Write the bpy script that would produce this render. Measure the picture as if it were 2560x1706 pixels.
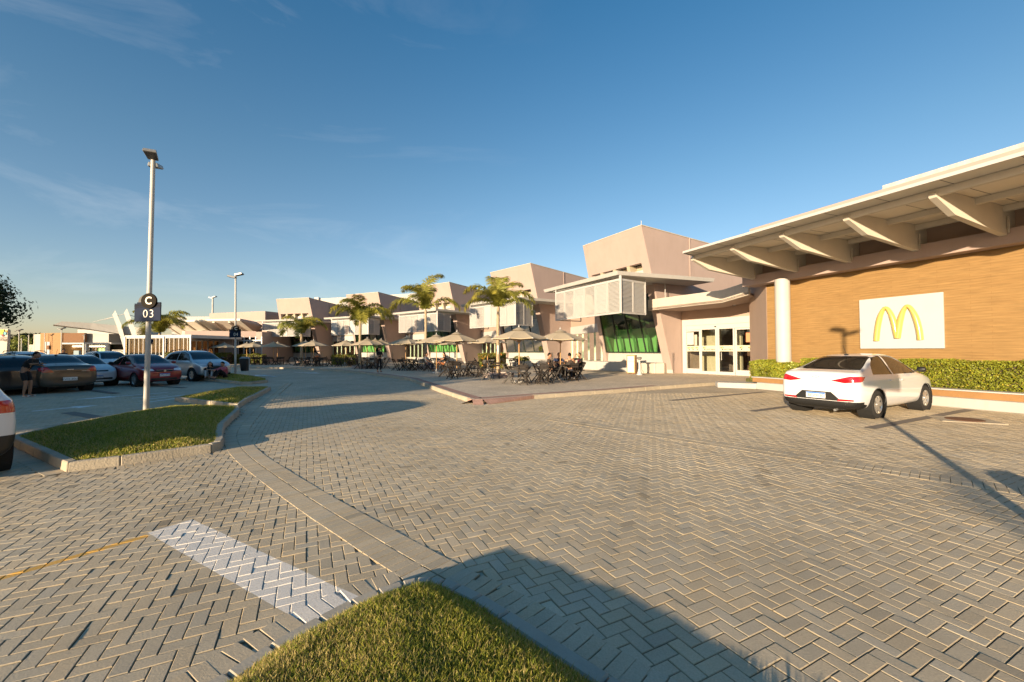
import bpy, bmesh, math, random
from mathutils import Vector, Matrix, noise
random.seed(7)
C = bpy.context.scene
for o in list(bpy.data.objects): bpy.data.objects.remove(o)
R = math.radians
# ------------------------------------------------------------------ camera
FPX = 1030.0                                   # focal length in pixels of the 2560 px wide photograph
PITCH, ROLL, EYE = math.atan(22/FPX), R(.3), 1.6
fw = Vector((0, math.cos(PITCH), math.sin(PITCH))); up0 = Vector((0, -math.sin(PITCH), math.cos(PITCH))); r0 = Vector((1, 0, 0))
rt = r0*math.cos(ROLL) - up0*math.sin(ROLL); up = r0*math.sin(ROLL) + up0*math.cos(ROLL)
cam = bpy.data.objects.new('camera', bpy.data.cameras.new('camera')); C.collection.objects.link(cam); C.camera = cam
cam.data.sensor_width = 36; cam.data.lens = 36*FPX/2560; cam.data.clip_end = 3000; cam.data.clip_start = .05
m = Matrix((rt, up, -fw)).transposed().to_4x4(); m.translation = Vector((0, 0, EYE)); cam.matrix_world = m
# ------------------------------------------------------------------ light
SUN_EL = 10.0
SD = Vector((.5476, .8367, 0))                 # ground direction in which shadows fall
sd3 = Vector((SD.x*math.cos(R(SUN_EL)), SD.y*math.cos(R(SUN_EL)), -math.sin(R(SUN_EL))))
sun = bpy.data.objects.new('sun', bpy.data.lights.new('sun', 'SUN')); C.collection.objects.link(sun)
sun.data.energy = 4.9; sun.data.angle = R(.6); sun.data.color = (1, .78, .52)
sun.rotation_euler = sd3.to_track_quat('-Z', 'Y').to_euler(); sun.location = (-10, -20, 12)
C.view_settings.view_transform = 'Standard'; C.view_settings.look = 'None'; C.view_settings.exposure = 1.15; C.view_settings.gamma = 1
w = bpy.data.worlds.new('World'); C.world = w; w.use_nodes = True
nt = w.node_tree; nt.nodes.clear()
def wn(t, **k):
    n = nt.nodes.new(t)
    for a, b in k.items(): setattr(n, a, b)
    return n
sky = wn('ShaderNodeTexSky', sky_type='NISHITA', sun_disc=False, sun_elevation=R(SUN_EL), sun_rotation=math.atan2(-SD.x, -SD.y))
sky.air_density = 1.0; sky.dust_density = 0.5; sky.ozone_density = 2.0; sky.altitude = 0
tc = wn('ShaderNodeTexCoord'); mp = wn('ShaderNodeMapping'); mp.inputs['Scale'].default_value = (1.0, 2.2, 5.5); mp.inputs['Rotation'].default_value = (0, .25, .5)
nz = wn('ShaderNodeTexNoise'); nz.inputs['Scale'].default_value = 1.6; nz.inputs['Detail'].default_value = 7; nz.inputs['Roughness'].default_value = .62; nz.inputs['Distortion'].default_value = .6
mr = wn('ShaderNodeMapRange'); mr.inputs[1].default_value = .52; mr.inputs[2].default_value = .82; mr.inputs[3].default_value = 0; mr.inputs[4].default_value = .12
mx = wn('ShaderNodeMix', data_type='RGBA'); mx.inputs[7].default_value = (7.2, 6.9, 6.6, 1)
bg = wn('ShaderNodeBackground'); bg.inputs[1].default_value = .094; wo = wn('ShaderNodeOutputWorld')
L = nt.links.new
L(tc.outputs['Generated'], mp.inputs[0]); L(mp.outputs[0], nz.inputs[0]); L(nz.outputs[0], mr.inputs[0]); sx = wn('ShaderNodeSeparateXYZ'); L(tc.outputs['Generated'], sx.inputs[0]); lm = wn('ShaderNodeMapRange'); lm.inputs[1].default_value = .10; lm.inputs[2].default_value = -.35; L(sx.outputs[0], lm.inputs[0])
cm = wn('ShaderNodeMath', operation='MULTIPLY'); L(mr.outputs[0], cm.inputs[0]); L(lm.outputs[0], cm.inputs[1]); L(cm.outputs[0], mx.inputs[0])
zr = wn('ShaderNodeValToRGB'); L(sx.outputs[2], zr.inputs[0]); zr.color_ramp.elements[0].position = 0; zr.color_ramp.elements[0].color = (1.0,.84,.88,1); zr.color_ramp.elements[1].position = .75; zr.color_ramp.elements[1].color = (.24,.74,.95,1)
el = zr.color_ramp.elements.new(.12); el.color = (.92,.87,.90,1); el = zr.color_ramp.elements.new(.38); el.color = (.66,.85,.90,1)
tm = wn('ShaderNodeVectorMath', operation='MULTIPLY'); L(sky.outputs[0], tm.inputs[0]); L(zr.outputs[0], tm.inputs[1]); L(tm.outputs[0], mx.inputs[6]); L(mx.outputs[2], bg.inputs[0]); L(bg.outputs[0], wo.inputs[0])
# ------------------------------------------------------------------ survey helpers (photo pixel -> point on a real plane), used to set out positions
def ray(px, py):
    u, v = px-1280, 853-py
    return (rt*u + up*v + fw*FPX)
def G(px, py, z=0.):
    r = ray(px, py); t = (z-EYE)/r.z; return Vector((r.x*t, r.y*t, z))
def Dp(px, py, d):
    r = ray(px, py); t = d/r.y; return Vector((r.x*t, d, EYE + r.z*t))
def PL(px, py, P, n):
    r = ray(px, py); t = (P[0]*n[0]+P[1]*n[1])/(r.x*n[0]+r.y*n[1]); return Vector((r.x*t, r.y*t, EYE+r.z*t))
# ------------------------------------------------------------------ object helpers
LK = C.collection.objects.link
TMP = bpy.data.scenes.new('workbench')
def evalmesh(o):
    inC = o.name in C.collection.objects
    if inC: C.collection.objects.unlink(o)
    TMP.collection.objects.link(o)
    with bpy.context.temp_override(scene=TMP, view_layer=TMP.view_layers[0]):
        dg = bpy.context.evaluated_depsgraph_get(); dg.update(); me = bpy.data.meshes.new_from_object(o.evaluated_get(dg))
    TMP.collection.objects.unlink(o)
    if inC: LK(o)
    return me
def tag(o, label=None, cat=None, group=None, kind=None):
    if label: o['label'] = label
    if cat: o['category'] = cat
    if group: o['group'] = group
    if kind: o['kind'] = kind
    return o
def empty(name, loc=(0,0,0), rz=0, label=None, cat=None, group=None):
    o = bpy.data.objects.new(name, None); LK(o); o.location = loc; o.rotation_euler = (0,0,rz); o.empty_display_size = .2
    return tag(o, label, cat, group)
def copy_tree(o, parent=None):
    c = o.copy(); LK(c); c.parent = parent
    for ch in list(o.children): copy_tree(ch, c)
    return c
class MB:
    """collects faces, links them as ONE mesh object"""
    def __init__(s): s.v = []; s.f = []; s.mi = []; s.cur = 0
    def add(s, vs, fs):
        n = len(s.v); s.v += [tuple(v) for v in vs]; s.f += [tuple(i+n for i in f) for f in fs]; s.mi += [s.cur]*len(fs); return s
    def quad(s, a, b, c, d): return s.add([a,b,c,d], [(0,1,2,3)])
    def poly(s, pts): return s.add(pts, [tuple(range(len(pts)))])
    def box(s, x0, x1, y0, y1, z0, z1, M=None):
        vs = [Vector(p) for p in [(x0,y0,z0),(x1,y0,z0),(x1,y1,z0),(x0,y1,z0),(x0,y0,z1),(x1,y0,z1),(x1,y1,z1),(x0,y1,z1)]]
        if M is not None: vs = [M @ v for v in vs]
        return s.add(vs, [(0,3,2,1),(4,5,6,7),(0,1,5,4),(1,2,6,5),(2,3,7,6),(3,0,4,7)])
    def prism(s, pts, z0, z1):
        """pts: ccw plan outline; z1/z0 float or list"""
        n = len(pts); a = z0 if isinstance(z0,(list,tuple)) else [z0]*n; b = z1 if isinstance(z1,(list,tuple)) else [z1]*n
        vs = [(p[0],p[1],a[i]) for i,p in enumerate(pts)] + [(p[0],p[1],b[i]) for i,p in enumerate(pts)]
        return s.add(vs, [tuple(range(n-1,-1,-1)), tuple(range(n,2*n))] + [(i,(i+1)%n,n+(i+1)%n,n+i) for i in range(n)])
    def loft(s, A, B):
        """two outlines with the same number of points, joined and capped"""
        n = len(A)
        return s.add(list(A)+list(B), [tuple(range(n-1,-1,-1)), tuple(range(n,2*n))] + [(i,(i+1)%n,n+(i+1)%n,n+i) for i in range(n)])
    def bar(s, a, b, w, t=None, upv=(0,0,1)):
        a, b = Vector(a), Vector(b); d = (b-a); l = d.length; d = d/l; t = t or w
        x = d.cross(Vector(upv))
        if x.length < 1e-4: x = d.cross(Vector((1,0,0)))
        x.normalize(); y = x.cross(d)
        def ring(p): return [p + x*w/2 + y*t/2, p - x*w/2 + y*t/2, p - x*w/2 - y*t/2, p + x*w/2 - y*t/2]
        return s.loft(ring(a), ring(b))
    def tube(s, pts, r, n=10, cap=True):
        pts = [Vector(p) for p in pts]; N = len(pts); rr = r if isinstance(r,(list,tuple)) else [r]*N
        vs = []; prev = None
        for i, p in enumerate(pts):
            d = (pts[min(i+1,N-1)] - pts[max(i-1,0)]).normalized()
            if prev is None:
                x = d.cross(Vector((0,0,1)));
                if x.length < 1e-3: x = d.cross(Vector((0,1,0)))
            else: x = prev - d*prev.dot(d)
            x.normalize(); prev = x; y = d.cross(x)
            for k in range(n):
                a = 2*math.pi*k/n; vs.append(p + (x*math.cos(a) + y*math.sin(a))*rr[i])
        fs = [(i*n+k, i*n+(k+1)%n, (i+1)*n+(k+1)%n, (i+1)*n+k) for i in range(N-1) for k in range(n)]
        if cap: fs += [tuple(range(n-1,-1,-1)), tuple(range((N-1)*n, N*n))]
        return s.add(vs, fs)
    def lathe(s, prof, n=24, M=None, cap=False):
        vs = []
        for r_, z in prof:
            for k in range(n):
                a = 2*math.pi*k/n; v = Vector((r_*math.cos(a), r_*math.sin(a), z)); vs.append(M @ v if M is not None else v)
        N = len(prof); fs = [(i*n+k, i*n+(k+1)%n, (i+1)*n+(k+1)%n, (i+1)*n+k) for i in range(N-1) for k in range(n)]
        if cap: fs += [tuple(range(n-1,-1,-1)), tuple(range((N-1)*n, N*n))]
        return s.add(vs, fs)
    def build(s, name, mat, parent=None, smooth=False, bevel=0, normals=False):
        me = bpy.data.meshes.new(name); me.from_pydata(s.v, [], s.f)
        for mm in (mat if isinstance(mat,(list,tuple)) else [mat]): me.materials.append(mm)
        if len(me.materials) > 1: me.polygons.foreach_set('material_index', s.mi)
        if normals:
            bm = bmesh.new(); bm.from_mesh(me); bmesh.ops.recalc_face_normals(bm, faces=bm.faces); bm.to_mesh(me); bm.free()
        o = bpy.data.objects.new(name, me); LK(o); o.parent = parent
        if smooth: shade(o, smooth if isinstance(smooth, (int, float)) and smooth is not True else 40)
        if bevel:
            b = o.modifiers.new('bevel','BEVEL'); b.width = bevel; b.segments = 1; b.limit_method = 'ANGLE'; b.harden_normals = False
        me.update(); return o
def shade(o, ang=40):
    me = o.data; me.polygons.foreach_set('use_smooth', [True]*len(me.polygons))
    bm = bmesh.new(); bm.from_mesh(me)
    for e in bm.edges:
        e.smooth = not (len(e.link_faces) == 2 and e.calc_face_angle(0) > R(ang))
    bm.to_mesh(me); bm.free()
def bake(o):
    """apply modifiers without bpy.ops"""
    me = evalmesh(o); o.modifiers.clear(); old = o.data; o.data = me; me.name = old.name
    return o
def text(name, s, size, mat, parent, loc, X, Y, depth=.004, align='CENTER', spacing=1.0, off=0.0):
    cu = bpy.data.curves.new(name, 'FONT'); cu.body = s; cu.size = size; cu.extrude = depth; cu.align_x = align; cu.align_y = 'CENTER'; cu.space_character = spacing; cu.offset = off; cu.resolution_u = 4
    t = bpy.data.objects.new(name, cu)
    me = evalmesh(t); bpy.data.objects.remove(t)
    me.materials.clear(); me.materials.append(mat)
    X = Vector(X).normalized(); Y = Vector(Y).normalized(); Zv = X.cross(Y); M = Matrix((X,Y,Zv)).transposed().to_4x4(); M.translation = Vector(loc)
    me.transform(M); o = bpy.data.objects.new(name, me); LK(o); o.parent = parent; return o
# ------------------------------------------------------------------ materials
def mat(name, col, rough=.6, metal=0., spec=.5, var=0., vscale=3., bump=0., bscale=30., coat=0., emit=None, dirt=0., sheen=0., coord='Object'):
    m = bpy.data.materials.new(name); m.use_nodes = True; t = m.node_tree; b = t.nodes['Principled BSDF']
    b.inputs['Roughness'].default_value = rough; b.inputs['Metallic'].default_value = metal; b.inputs['Specular IOR Level'].default_value = spec
    b.inputs['Coat Weight'].default_value = coat; b.inputs['Coat Roughness'].default_value = .05
    c = (*col, 1); b.inputs['Base Color'].default_value = c
    if emit: b.inputs['Emission Color'].default_value = (*emit[0],1); b.inputs['Emission Strength'].default_value = emit[1]
    tcn = t.nodes.new('ShaderNodeTexCoord')
    if var or dirt:
        n = t.nodes.new('ShaderNodeTexNoise'); n.inputs['Scale'].default_value = vscale; n.inputs['Detail'].default_value = 6; n.inputs['Roughness'].default_value = .65
        t.links.new(tcn.outputs[coord], n.inputs[0])
        rmp = t.nodes.new('ShaderNodeMapRange'); rmp.inputs[1].default_value = .3; rmp.inputs[2].default_value = .7; rmp.inputs[3].default_value = 1-var; rmp.inputs[4].default_value = 1+var
        t.links.new(n.outputs[0], rmp.inputs[0])
        vm = t.nodes.new('ShaderNodeVectorMath'); vm.operation = 'SCALE'; vm.inputs[0].default_value = col
        t.links.new(rmp.outputs[0], vm.inputs['Scale']); out = vm.outputs[0]
        if dirt:
            n2 = t.nodes.new('ShaderNodeTexNoise'); n2.inputs['Scale'].default_value = 1.1; n2.inputs['Detail'].default_value = 9; n2.inputs['Roughness'].default_value = .7
            mp2 = t.nodes.new('ShaderNodeMapping'); mp2.inputs['Scale'].default_value = (2.2, 2.2, .55)
            t.links.new(tcn.outputs[coord], mp2.inputs[0]); t.links.new(mp2.outputs[0], n2.inputs[0])
            r2 = t.nodes.new('ShaderNodeMapRange'); r2.inputs[1].default_value = .5; r2.inputs[2].default_value = .8; r2.inputs[3].default_value = 0; r2.inputs[4].default_value = dirt
            t.links.new(n2.outputs[0], r2.inputs[0]); mm = t.nodes.new('ShaderNodeMix'); mm.data_type = 'RGBA'; mm.inputs[7].default_value = (col[0]*.55, col[1]*.52, col[2]*.46, 1)
            t.links.new(r2.outputs[0], mm.inputs[0]); t.links.new(out, mm.inputs[6]); out = mm.outputs[2]
        t.links.new(out, b.inputs['Base Color'])
    if bump:
        n = t.nodes.new('ShaderNodeTexNoise'); n.inputs['Scale'].default_value = bscale; n.inputs['Detail'].default_value = 5
        t.links.new(tcn.outputs[coord], n.inputs[0]); bp = t.nodes.new('ShaderNodeBump'); bp.inputs['Strength'].default_value = bump; bp.inputs['Distance'].default_value = .02
        t.links.new(n.outputs[0], bp.inputs['Height']); t.links.new(bp.outputs[0], b.inputs['Normal'])
    return m
M = {}
M['pink'] = mat('pink_stucco', (0.361,0.276,0.242), .85, var=.04, vscale=.8, bump=.25, bscale=60, dirt=.18)
M['pink2'] = mat('tan_stucco', (0.365,0.268,0.212), .85, var=.04, vscale=.8, bump=.25, bscale=60, dirt=.15)
M['cream'] = mat('cream_plaster', (0.442,0.399,0.332), .8, var=.05, vscale=1.2, bump=.2, bscale=50, dirt=.35)
M['white'] = mat('white_paint', (0.425,0.416,0.404), .6, var=.03, vscale=2, dirt=.12)
M['whitewall'] = mat('white_render', (0.399,0.387,0.365), .8, var=.04, vscale=1, bump=.15, bscale=50, dirt=.3)
M['alu'] = mat('white_aluminium', (0.425,0.416,0.404), .35, spec=.5)
M['bracket'] = mat('bracket_cream', (0.590,0.541,0.459), .75, var=.04, vscale=1.5, dirt=.1); M['kerb_flat'] = mat('smooth_kerb', (.40,.36,.29), .9, var=.1, vscale=4, bump=.08, bscale=60)
M['louvre'] = mat('white_louvre', (0.425,0.412,0.391), .5)
M['beige'] = mat('beige_shutter', (0.391,0.332,0.238), .7, var=.05)
M['soffit'] = mat('soffit_panel', (.72,.66,.56), .8, var=.04, vscale=1)
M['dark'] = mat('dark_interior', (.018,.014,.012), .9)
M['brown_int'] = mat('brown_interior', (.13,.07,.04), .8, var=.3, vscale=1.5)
M['metal_grey'] = mat('grey_steel', (.30,.30,.29), .45, metal=.6, var=.1, vscale=4)
M['polewhite'] = mat('pole_white_paint', (0.425,0.404,0.365), .5, var=.05, vscale=3, dirt=.15)
M['lampdark'] = mat('lamp_housing', (.07,.065,.06), .5)
M['black'] = mat('black_plastic', (.012,.012,.012), .5)
M['tyre'] = mat('tyre_rubber', (.018,.017,.016), .85, bump=.2, bscale=80)
M['rim'] = mat('silver_alloy', (.55,.54,.52), .3, metal=.8)
M['arch'] = mat('wheel_well', (.01,.01,.01), .95)
M['glass_car'] = mat('car_window_glass', (.012,.012,.012), .04, spec=.8)
M['red_lens'] = mat('red_lens', (.42,.008,.012), .12, coat=1)
M['clear_lens'] = mat('clear_lens', (.72,.74,.76), .12, metal=.1, coat=1)
M['plate'] = mat('number_plate', (.72,.72,.70), .5)
M['plate_blue'] = mat('plate_blue', (.02,.16,.55), .5)
M['plate_ink'] = mat('plate_ink', (.015,.015,.02), .6)
M['grass_soil'] = mat('lawn_soil', (.075,.075,.02), .95, var=.35, vscale=6, bump=.6, bscale=60)
M['leaf_hedge'] = mat('hedge_leaf', (.19,.24,.035), .5, var=.45, vscale=5, coord='Object')
M['signblue'] = mat('sign_slate_blue', (.010,.018,.042), .7, spec=.15)
M['signblue2'] = mat('sign_blue', (.006,.016,.040), .7, spec=.15)
M['signbrown'] = mat('sign_brown', (.010,.007,.004), .7, spec=.15)
M['signtext'] = mat('sign_lettering', (.72,.66,.56), .5)
M['wood_dark'] = mat('dark_varnished_wood', (.016,.010,.006), .6, var=.3, vscale=14)
M['wood_pole'] = mat('honey_wood', (.46,.25,.09), .5, var=.15, vscale=8)
M['wood_cab'] = mat('orange_wood', (.42,.19,.045), .45, var=.2, vscale=5)
M['canvas'] = mat('beige_canvas', (0.399,0.327,0.225), .9, var=.05, vscale=4, bump=.1, bscale=200)
M['conc'] = mat('kerb_concrete', (0.386,0.331,0.248), .9, var=.14, vscale=3, bump=.5, bscale=40, dirt=.4)
M['skin'] = mat('skin', (.42,.22,.13), .55); M['skin2'] = mat('darker_skin', (.30,.15,.085), .55)
M['hair'] = mat('dark_hair', (.005,.004,.003), .7, spec=.2)
M['yellowM'] = mat('yellow_plastic', (0.510,0.383,0.102), .3, coat=.5)
M['board_white'] = mat('cool_white_board', (0.442,0.451,0.468), .45, var=.02, vscale=2, dirt=.08); M['rust'] = mat('rusty_iron', (.13,.055,.025), .9, var=.3, vscale=20)
M['led'] = mat('downlight', (.9,.85,.7), .4, emit=((1,.85,.6), 3.0))
# ------------------------------------------------------------------ paving
AX = Vector((math.sin(R(63.6)), math.cos(R(63.6)), 0)); BX = Vector((-math.sin(R(26.4)), math.cos(R(26.4)), 0))
def node_math(t, op, a, b=None, c=None):
    n = t.nodes.new('ShaderNodeMath'); n.operation = op
    for i, v in enumerate((a, b, c)):
        if v is None: continue
        if isinstance(v, (int, float)): n.inputs[i].default_value = v
        else: t.links.new(v, n.inputs[i])
    return n.outputs[0]
def paint_masks(t, pos):
    """painted marks on the paving: (centre, direction, half length, half width)"""
    outs = []
    for (c, d, hl, hw) in PAINT:
        d = Vector(d).normalized(); nn = Vector((-d.y, d.x, 0))
        def dist(v):
            s = t.nodes.new('ShaderNodeVectorMath'); s.operation = 'SUBTRACT'; t.links.new(pos, s.inputs[0]); s.inputs[1].default_value = (c[0], c[1], 0)
            q = t.nodes.new('ShaderNodeVectorMath'); q.operation = 'DOT_PRODUCT'; t.links.new(s.outputs[0], q.inputs[0]); q.inputs[1].default_value = v
            return node_math(t, 'ABSOLUTE', q.outputs['Value'])
        a = node_math(t, 'LESS_THAN', dist(d), hl); b = node_math(t, 'LESS_THAN', dist(nn), hw)
        outs.append(node_math(t, 'MULTIPLY', a, b))
    return outs
s0, s1, s2, s3 = G(370,1333), G(480,1298), G(905,1492), G(785,1580)
sd_ = ((s3-s0)+(s2-s1))/2; sc_ = (s0+s1+s2+s3)/4; sl_ = sd_.length/2; sdn = sd_.normalized()
sw_ = abs((s1-s0).dot(Vector((-sdn.y, sdn.x, 0))))/2
y0, y1 = G(370,1339), G(0,1446); yd = (y1-y0).normalized(); yl = 4.0
PAINT = [((sc_.x, sc_.y), (sdn.x, sdn.y, 0), sl_, sw_), (((y0+yd*yl/2).x, (y0+yd*yl/2).y), (yd.x, yd.y, 0), yl/2, .035)]
BRICK = (.52, .43, .30)
def paver_surface(m, colout, pos, rough_in=None):
    t = m.node_tree; b = t.nodes['Principled BSDF']; b.inputs['Roughness'].default_value = .82; b.inputs['Specular IOR Level'].default_value = .35
    # worn patches and dirt
    n = t.nodes.new('ShaderNodeTexNoise'); n.inputs['Scale'].default_value = .55; n.inputs['Detail'].default_value = 8; n.inputs['Roughness'].default_value = .7; t.links.new(pos, n.inputs[0])
    r_ = t.nodes.new('ShaderNodeMapRange'); r_.inputs[1].default_value = .3; r_.inputs[2].default_value = .7; r_.inputs[3].default_value = .80; r_.inputs[4].default_value = 1.16; t.links.new(n.outputs[0], r_.inputs[0])
    n2 = t.nodes.new('ShaderNodeTexNoise'); n2.inputs['Scale'].default_value = 90; n2.inputs['Detail'].default_value = 4; n2.inputs['Roughness'].default_value = .7; t.links.new(pos, n2.inputs[0])
    r2 = t.nodes.new('ShaderNodeMapRange'); r2.inputs[1].default_value = .3; r2.inputs[2].default_value = .75; r2.inputs[3].default_value = .82; r2.inputs[4].default_value = 1.12; t.links.new(n2.outputs[0], r2.inputs[0])
    f = node_math(t, 'MULTIPLY', r_.outputs[0], r2.outputs[0])
    n3 = t.nodes.new('ShaderNodeTexNoise'); n3.inputs['Scale'].default_value = .8; n3.inputs['Detail'].default_value = 10; n3.inputs['Roughness'].default_value = .78; n3.inputs['Distortion'].default_value = .8
    of = t.nodes.new('ShaderNodeVectorMath'); of.operation = 'ADD'; of.inputs[1].default_value = (13.3, 4.1, 2.2); t.links.new(pos, of.inputs[0]); t.links.new(of.outputs[0], n3.inputs[0])
    r3 = t.nodes.new('ShaderNodeMapRange'); r3.inputs[1].default_value = .56; r3.inputs[2].default_value = .74; r3.inputs[3].default_value = 1.0; r3.inputs[4].default_value = .70; t.links.new(n3.outputs[0], r3.inputs[0]); f = node_math(t, 'MULTIPLY', f, r3.outputs[0])
    v = t.nodes.new('ShaderNodeVectorMath'); v.operation = 'SCALE'; t.links.new(colout, v.inputs[0]); t.links.new(f, v.inputs['Scale'])
    out = v.outputs[0]
    worn = t.nodes.new('ShaderNodeMapRange'); worn.inputs[1].default_value = .38; worn.inputs[2].default_value = .5; worn.inputs[3].default_value = .55; worn.inputs[4].default_value = .96; t.links.new(n2.outputs[0], worn.inputs[0])
    for mk, cc in zip(paint_masks(t, pos), [(.74,.69,.62,1), (.66,.36,.06,1)]):
        fac = node_math(t, 'MULTIPLY', mk, worn.outputs[0])
        mm = t.nodes.new('ShaderNodeMix'); mm.data_type = 'RGBA'; mm.inputs[7].default_value = cc; t.links.new(fac, mm.inputs[0]); t.links.new(out, mm.inputs[6]); out = mm.outputs[2]
    t.links.new(out, b.inputs['Base Color'])
    return n2.outputs[0]
def make_brick_mat():
    m = bpy.data.materials.new('paver_brick'); m.use_nodes = True; t = m.node_tree; b = t.nodes['Principled BSDF']
    at = t.nodes.new('ShaderNodeAttribute'); at.attribute_name = 'tint'; g = t.nodes.new('ShaderNodeNewGeometry')
    h = paver_surface(m, at.outputs['Color'], g.outputs['Position'])
    bp = t.nodes.new('ShaderNodeBump'); bp.inputs['Strength'].default_value = .55; bp.inputs['Distance'].default_value = .004; t.links.new(h, bp.inputs['Height']); t.links.new(bp.outputs[0], b.inputs['Normal'])
    return m
def make_herring_mat(name, base, unit=.088, joint=.035, rot=None, contrast=.10):
    m = bpy.data.materials.new(name); m.use_nodes = True; t = m.node_tree; b = t.nodes['Principled BSDF']
    g = t.nodes.new('ShaderNodeNewGeometry'); pos = g.outputs['Position']
    def dot(v):
        q = t.nodes.new('ShaderNodeVectorMath'); q.operation = 'DOT_PRODUCT'; t.links.new(pos, q.inputs[0]); q.inputs[1].default_value = v; return q.outputs['Value']
    A_, B_ = (rot or (AX, BX)); x = node_math(t, 'DIVIDE', dot(A_), unit); y = node_math(t, 'DIVIDE', dot(B_), unit)
    i = node_math(t, 'FLOOR', x); j = node_math(t, 'FLOOR', y); fx = node_math(t, 'SUBTRACT', x, i); fy = node_math(t, 'SUBTRACT', y, j)
    k = node_math(t, 'FLOORED_MODULO', node_math(t, 'SUBTRACT', i, j), 4.0)
    is1 = node_math(t, 'COMPARE', k, 1., .1); is0 = node_math(t, 'COMPARE', k, 0., .1); is2 = node_math(t, 'COMPARE', k, 2., .1); is3 = node_math(t, 'COMPARE', k, 3., .1)
    bi = node_math(t, 'SUBTRACT', i, is1); bj = node_math(t, 'SUBTRACT', j, is2)
    # distance to the brick's own edge
    big = 9.
    l = node_math(t, 'ADD', fx, node_math(t, 'MULTIPLY', is1, big)); r = node_math(t, 'ADD', node_math(t, 'SUBTRACT', 1., fx), node_math(t, 'MULTIPLY', is0, big))
    d = node_math(t, 'ADD', fy, node_math(t, 'MULTIPLY', is2, big)); u = node_math(t, 'ADD', node_math(t, 'SUBTRACT', 1., fy), node_math(t, 'MULTIPLY', is3, big))
    e = node_math(t, 'MINIMUM', node_math(t, 'MINIMUM', l, r), node_math(t, 'MINIMUM', d, u))
    cmb = t.nodes.new('ShaderNodeCombineXYZ'); t.links.new(bi, cmb.inputs[0]); t.links.new(bj, cmb.inputs[1])
    wnz = t.nodes.new('ShaderNodeTexWhiteNoise'); t.links.new(cmb.outputs[0], wnz.inputs['Vector'])
    tint = t.nodes.new('ShaderNodeMapRange'); tint.inputs[3].default_value = 1-contrast; tint.inputs[4].default_value = 1+contrast; t.links.new(wnz.outputs['Value'], tint.inputs[0])
    v = t.nodes.new('ShaderNodeVectorMath'); v.operation = 'SCALE'; v.inputs[0].default_value = base; t.links.new(tint.outputs[0], v.inputs['Scale'])
    sm = t.nodes.new('ShaderNodeMapRange'); sm.interpolation_type = 'SMOOTHSTEP'; sm.inputs[1].default_value = 0; sm.inputs[2].default_value = joint*2; t.links.new(e, sm.inputs[0])
    mm = t.nodes.new('ShaderNodeMix'); mm.data_type = 'RGBA'; mm.inputs[6].default_value = (base[0]*.68, base[1]*.62, base[2]*.55, 1); t.links.new(sm.outputs[0], mm.inputs[0]); t.links.new(v.outputs[0], mm.inputs[7])
    h = paver_surface(m, mm.outputs[2], pos)
    sb = t.nodes.new('ShaderNodeBump'); sb.inputs['Strength'].default_value = .4; sb.inputs['Distance'].default_value = .004; t.links.new(sm.outputs[0], sb.inputs['Height']); t.links.new(sb.outputs[0], b.inputs['Normal'])
    return m
M['brick'] = make_brick_mat(); M['herring'] = make_herring_mat('far_paving', (.51,.425,.305))
M['plaza'] = make_herring_mat('plaza_paving', (.60,.50,.37), rot=(Vector((math.sin(R(40)),math.cos(R(40)),0)), Vector((-math.sin(R(50)),math.cos(R(50)),0))))
M['redpave'] = make_herring_mat('red_border_paving', (.40,.24,.185))
M['line_white'] = mat('road_paint_white', (.78,.77,.74), .8, var=.15, vscale=8)
M['line_dark'] = mat('dark_paver_line', (.17,.145,.12), .85, var=.2, vscale=9)
M['ground'] = mat('far_ground', (.12,.12,.05), .95, var=.3, vscale=.05)
def struct(o): o['kind'] = 'structure'; return o

struct(MB().quad((-900,-500,-.06),(900,-500,-.06),(900,1600,-.06),(-900,1600,-.06)).build('ground', M['ground']))
struct(MB().quad((-120,-60,-.014),(60,-60,-.014),(60,120,-.014),(-120,120,-.014)).build('road', M['herring']))

# --- outlines (world metres)
ISL_N = [(-3.6,-1.2)] + [tuple(G(*q)[:2]) for q in [(560,1700), (667,1630), (790,1559), (871,1516), (939,1487), (1002,1467), (1042,1458), (1080,1456), (1116,1460), (1157,1475), (1211,1501), (1279,1544), (1530,1706)]] + [(2.0,.6), (3.2,-1.2)]
ISL_3 = [(-8.85,7.25), (-5.93,5.51), (-5.51,5.82), (-4.76,6.56), (-4.74,6.75), (-4.94,7.1), (-5.35,7.65), (-5.88,8.44), (-6.97,10.57), (-7.5,11.35), (-9.05,11.05), (-9.35,9.8), (-9.2,8.3)]
ISL_3B = [(-10.95,13.38), (-7.62,11.5), (-8.3,13.0), (-9.2,15.2), (-9.96,17.06), (-10.3,17.1), (-11.2,16.0)]
ISL_4 = [(-18.6,23.5), (-15.87,22.0), (-13.05,19.79), (-12.6,20.0), (-12.45,21.0), (-13.4,22.6), (-16.4,25.6), (-18.6,26.6)]
PLZ = [(-60,64), (-31.91,44.45), (-25.45,39.5), (-22.0,38.0), (-18.18,35.68), (-13.63,31.93), (-9.93,27.94), (-7.4,24.6), (-5.43,21.83), (-4.0,18.6), (-2.75,15.73), (-1.39,12.77), (-1.2,12.4), (-.9,12.45), (.71,13.45), (3.68,15.12), (5.93,16.53), (8.99,18.22)]
def inside(p, poly):
    x, y = p[0], p[1]; c = False; n = len(poly)
    for i in range(n):
        x1, y1 = poly[i]; x2, y2 = poly[(i+1) % n]
        if (y1 > y) != (y2 > y) and x < (x2-x1)*(y-y1)/(y2-y1)+x1: c = not c
    return c
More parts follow.
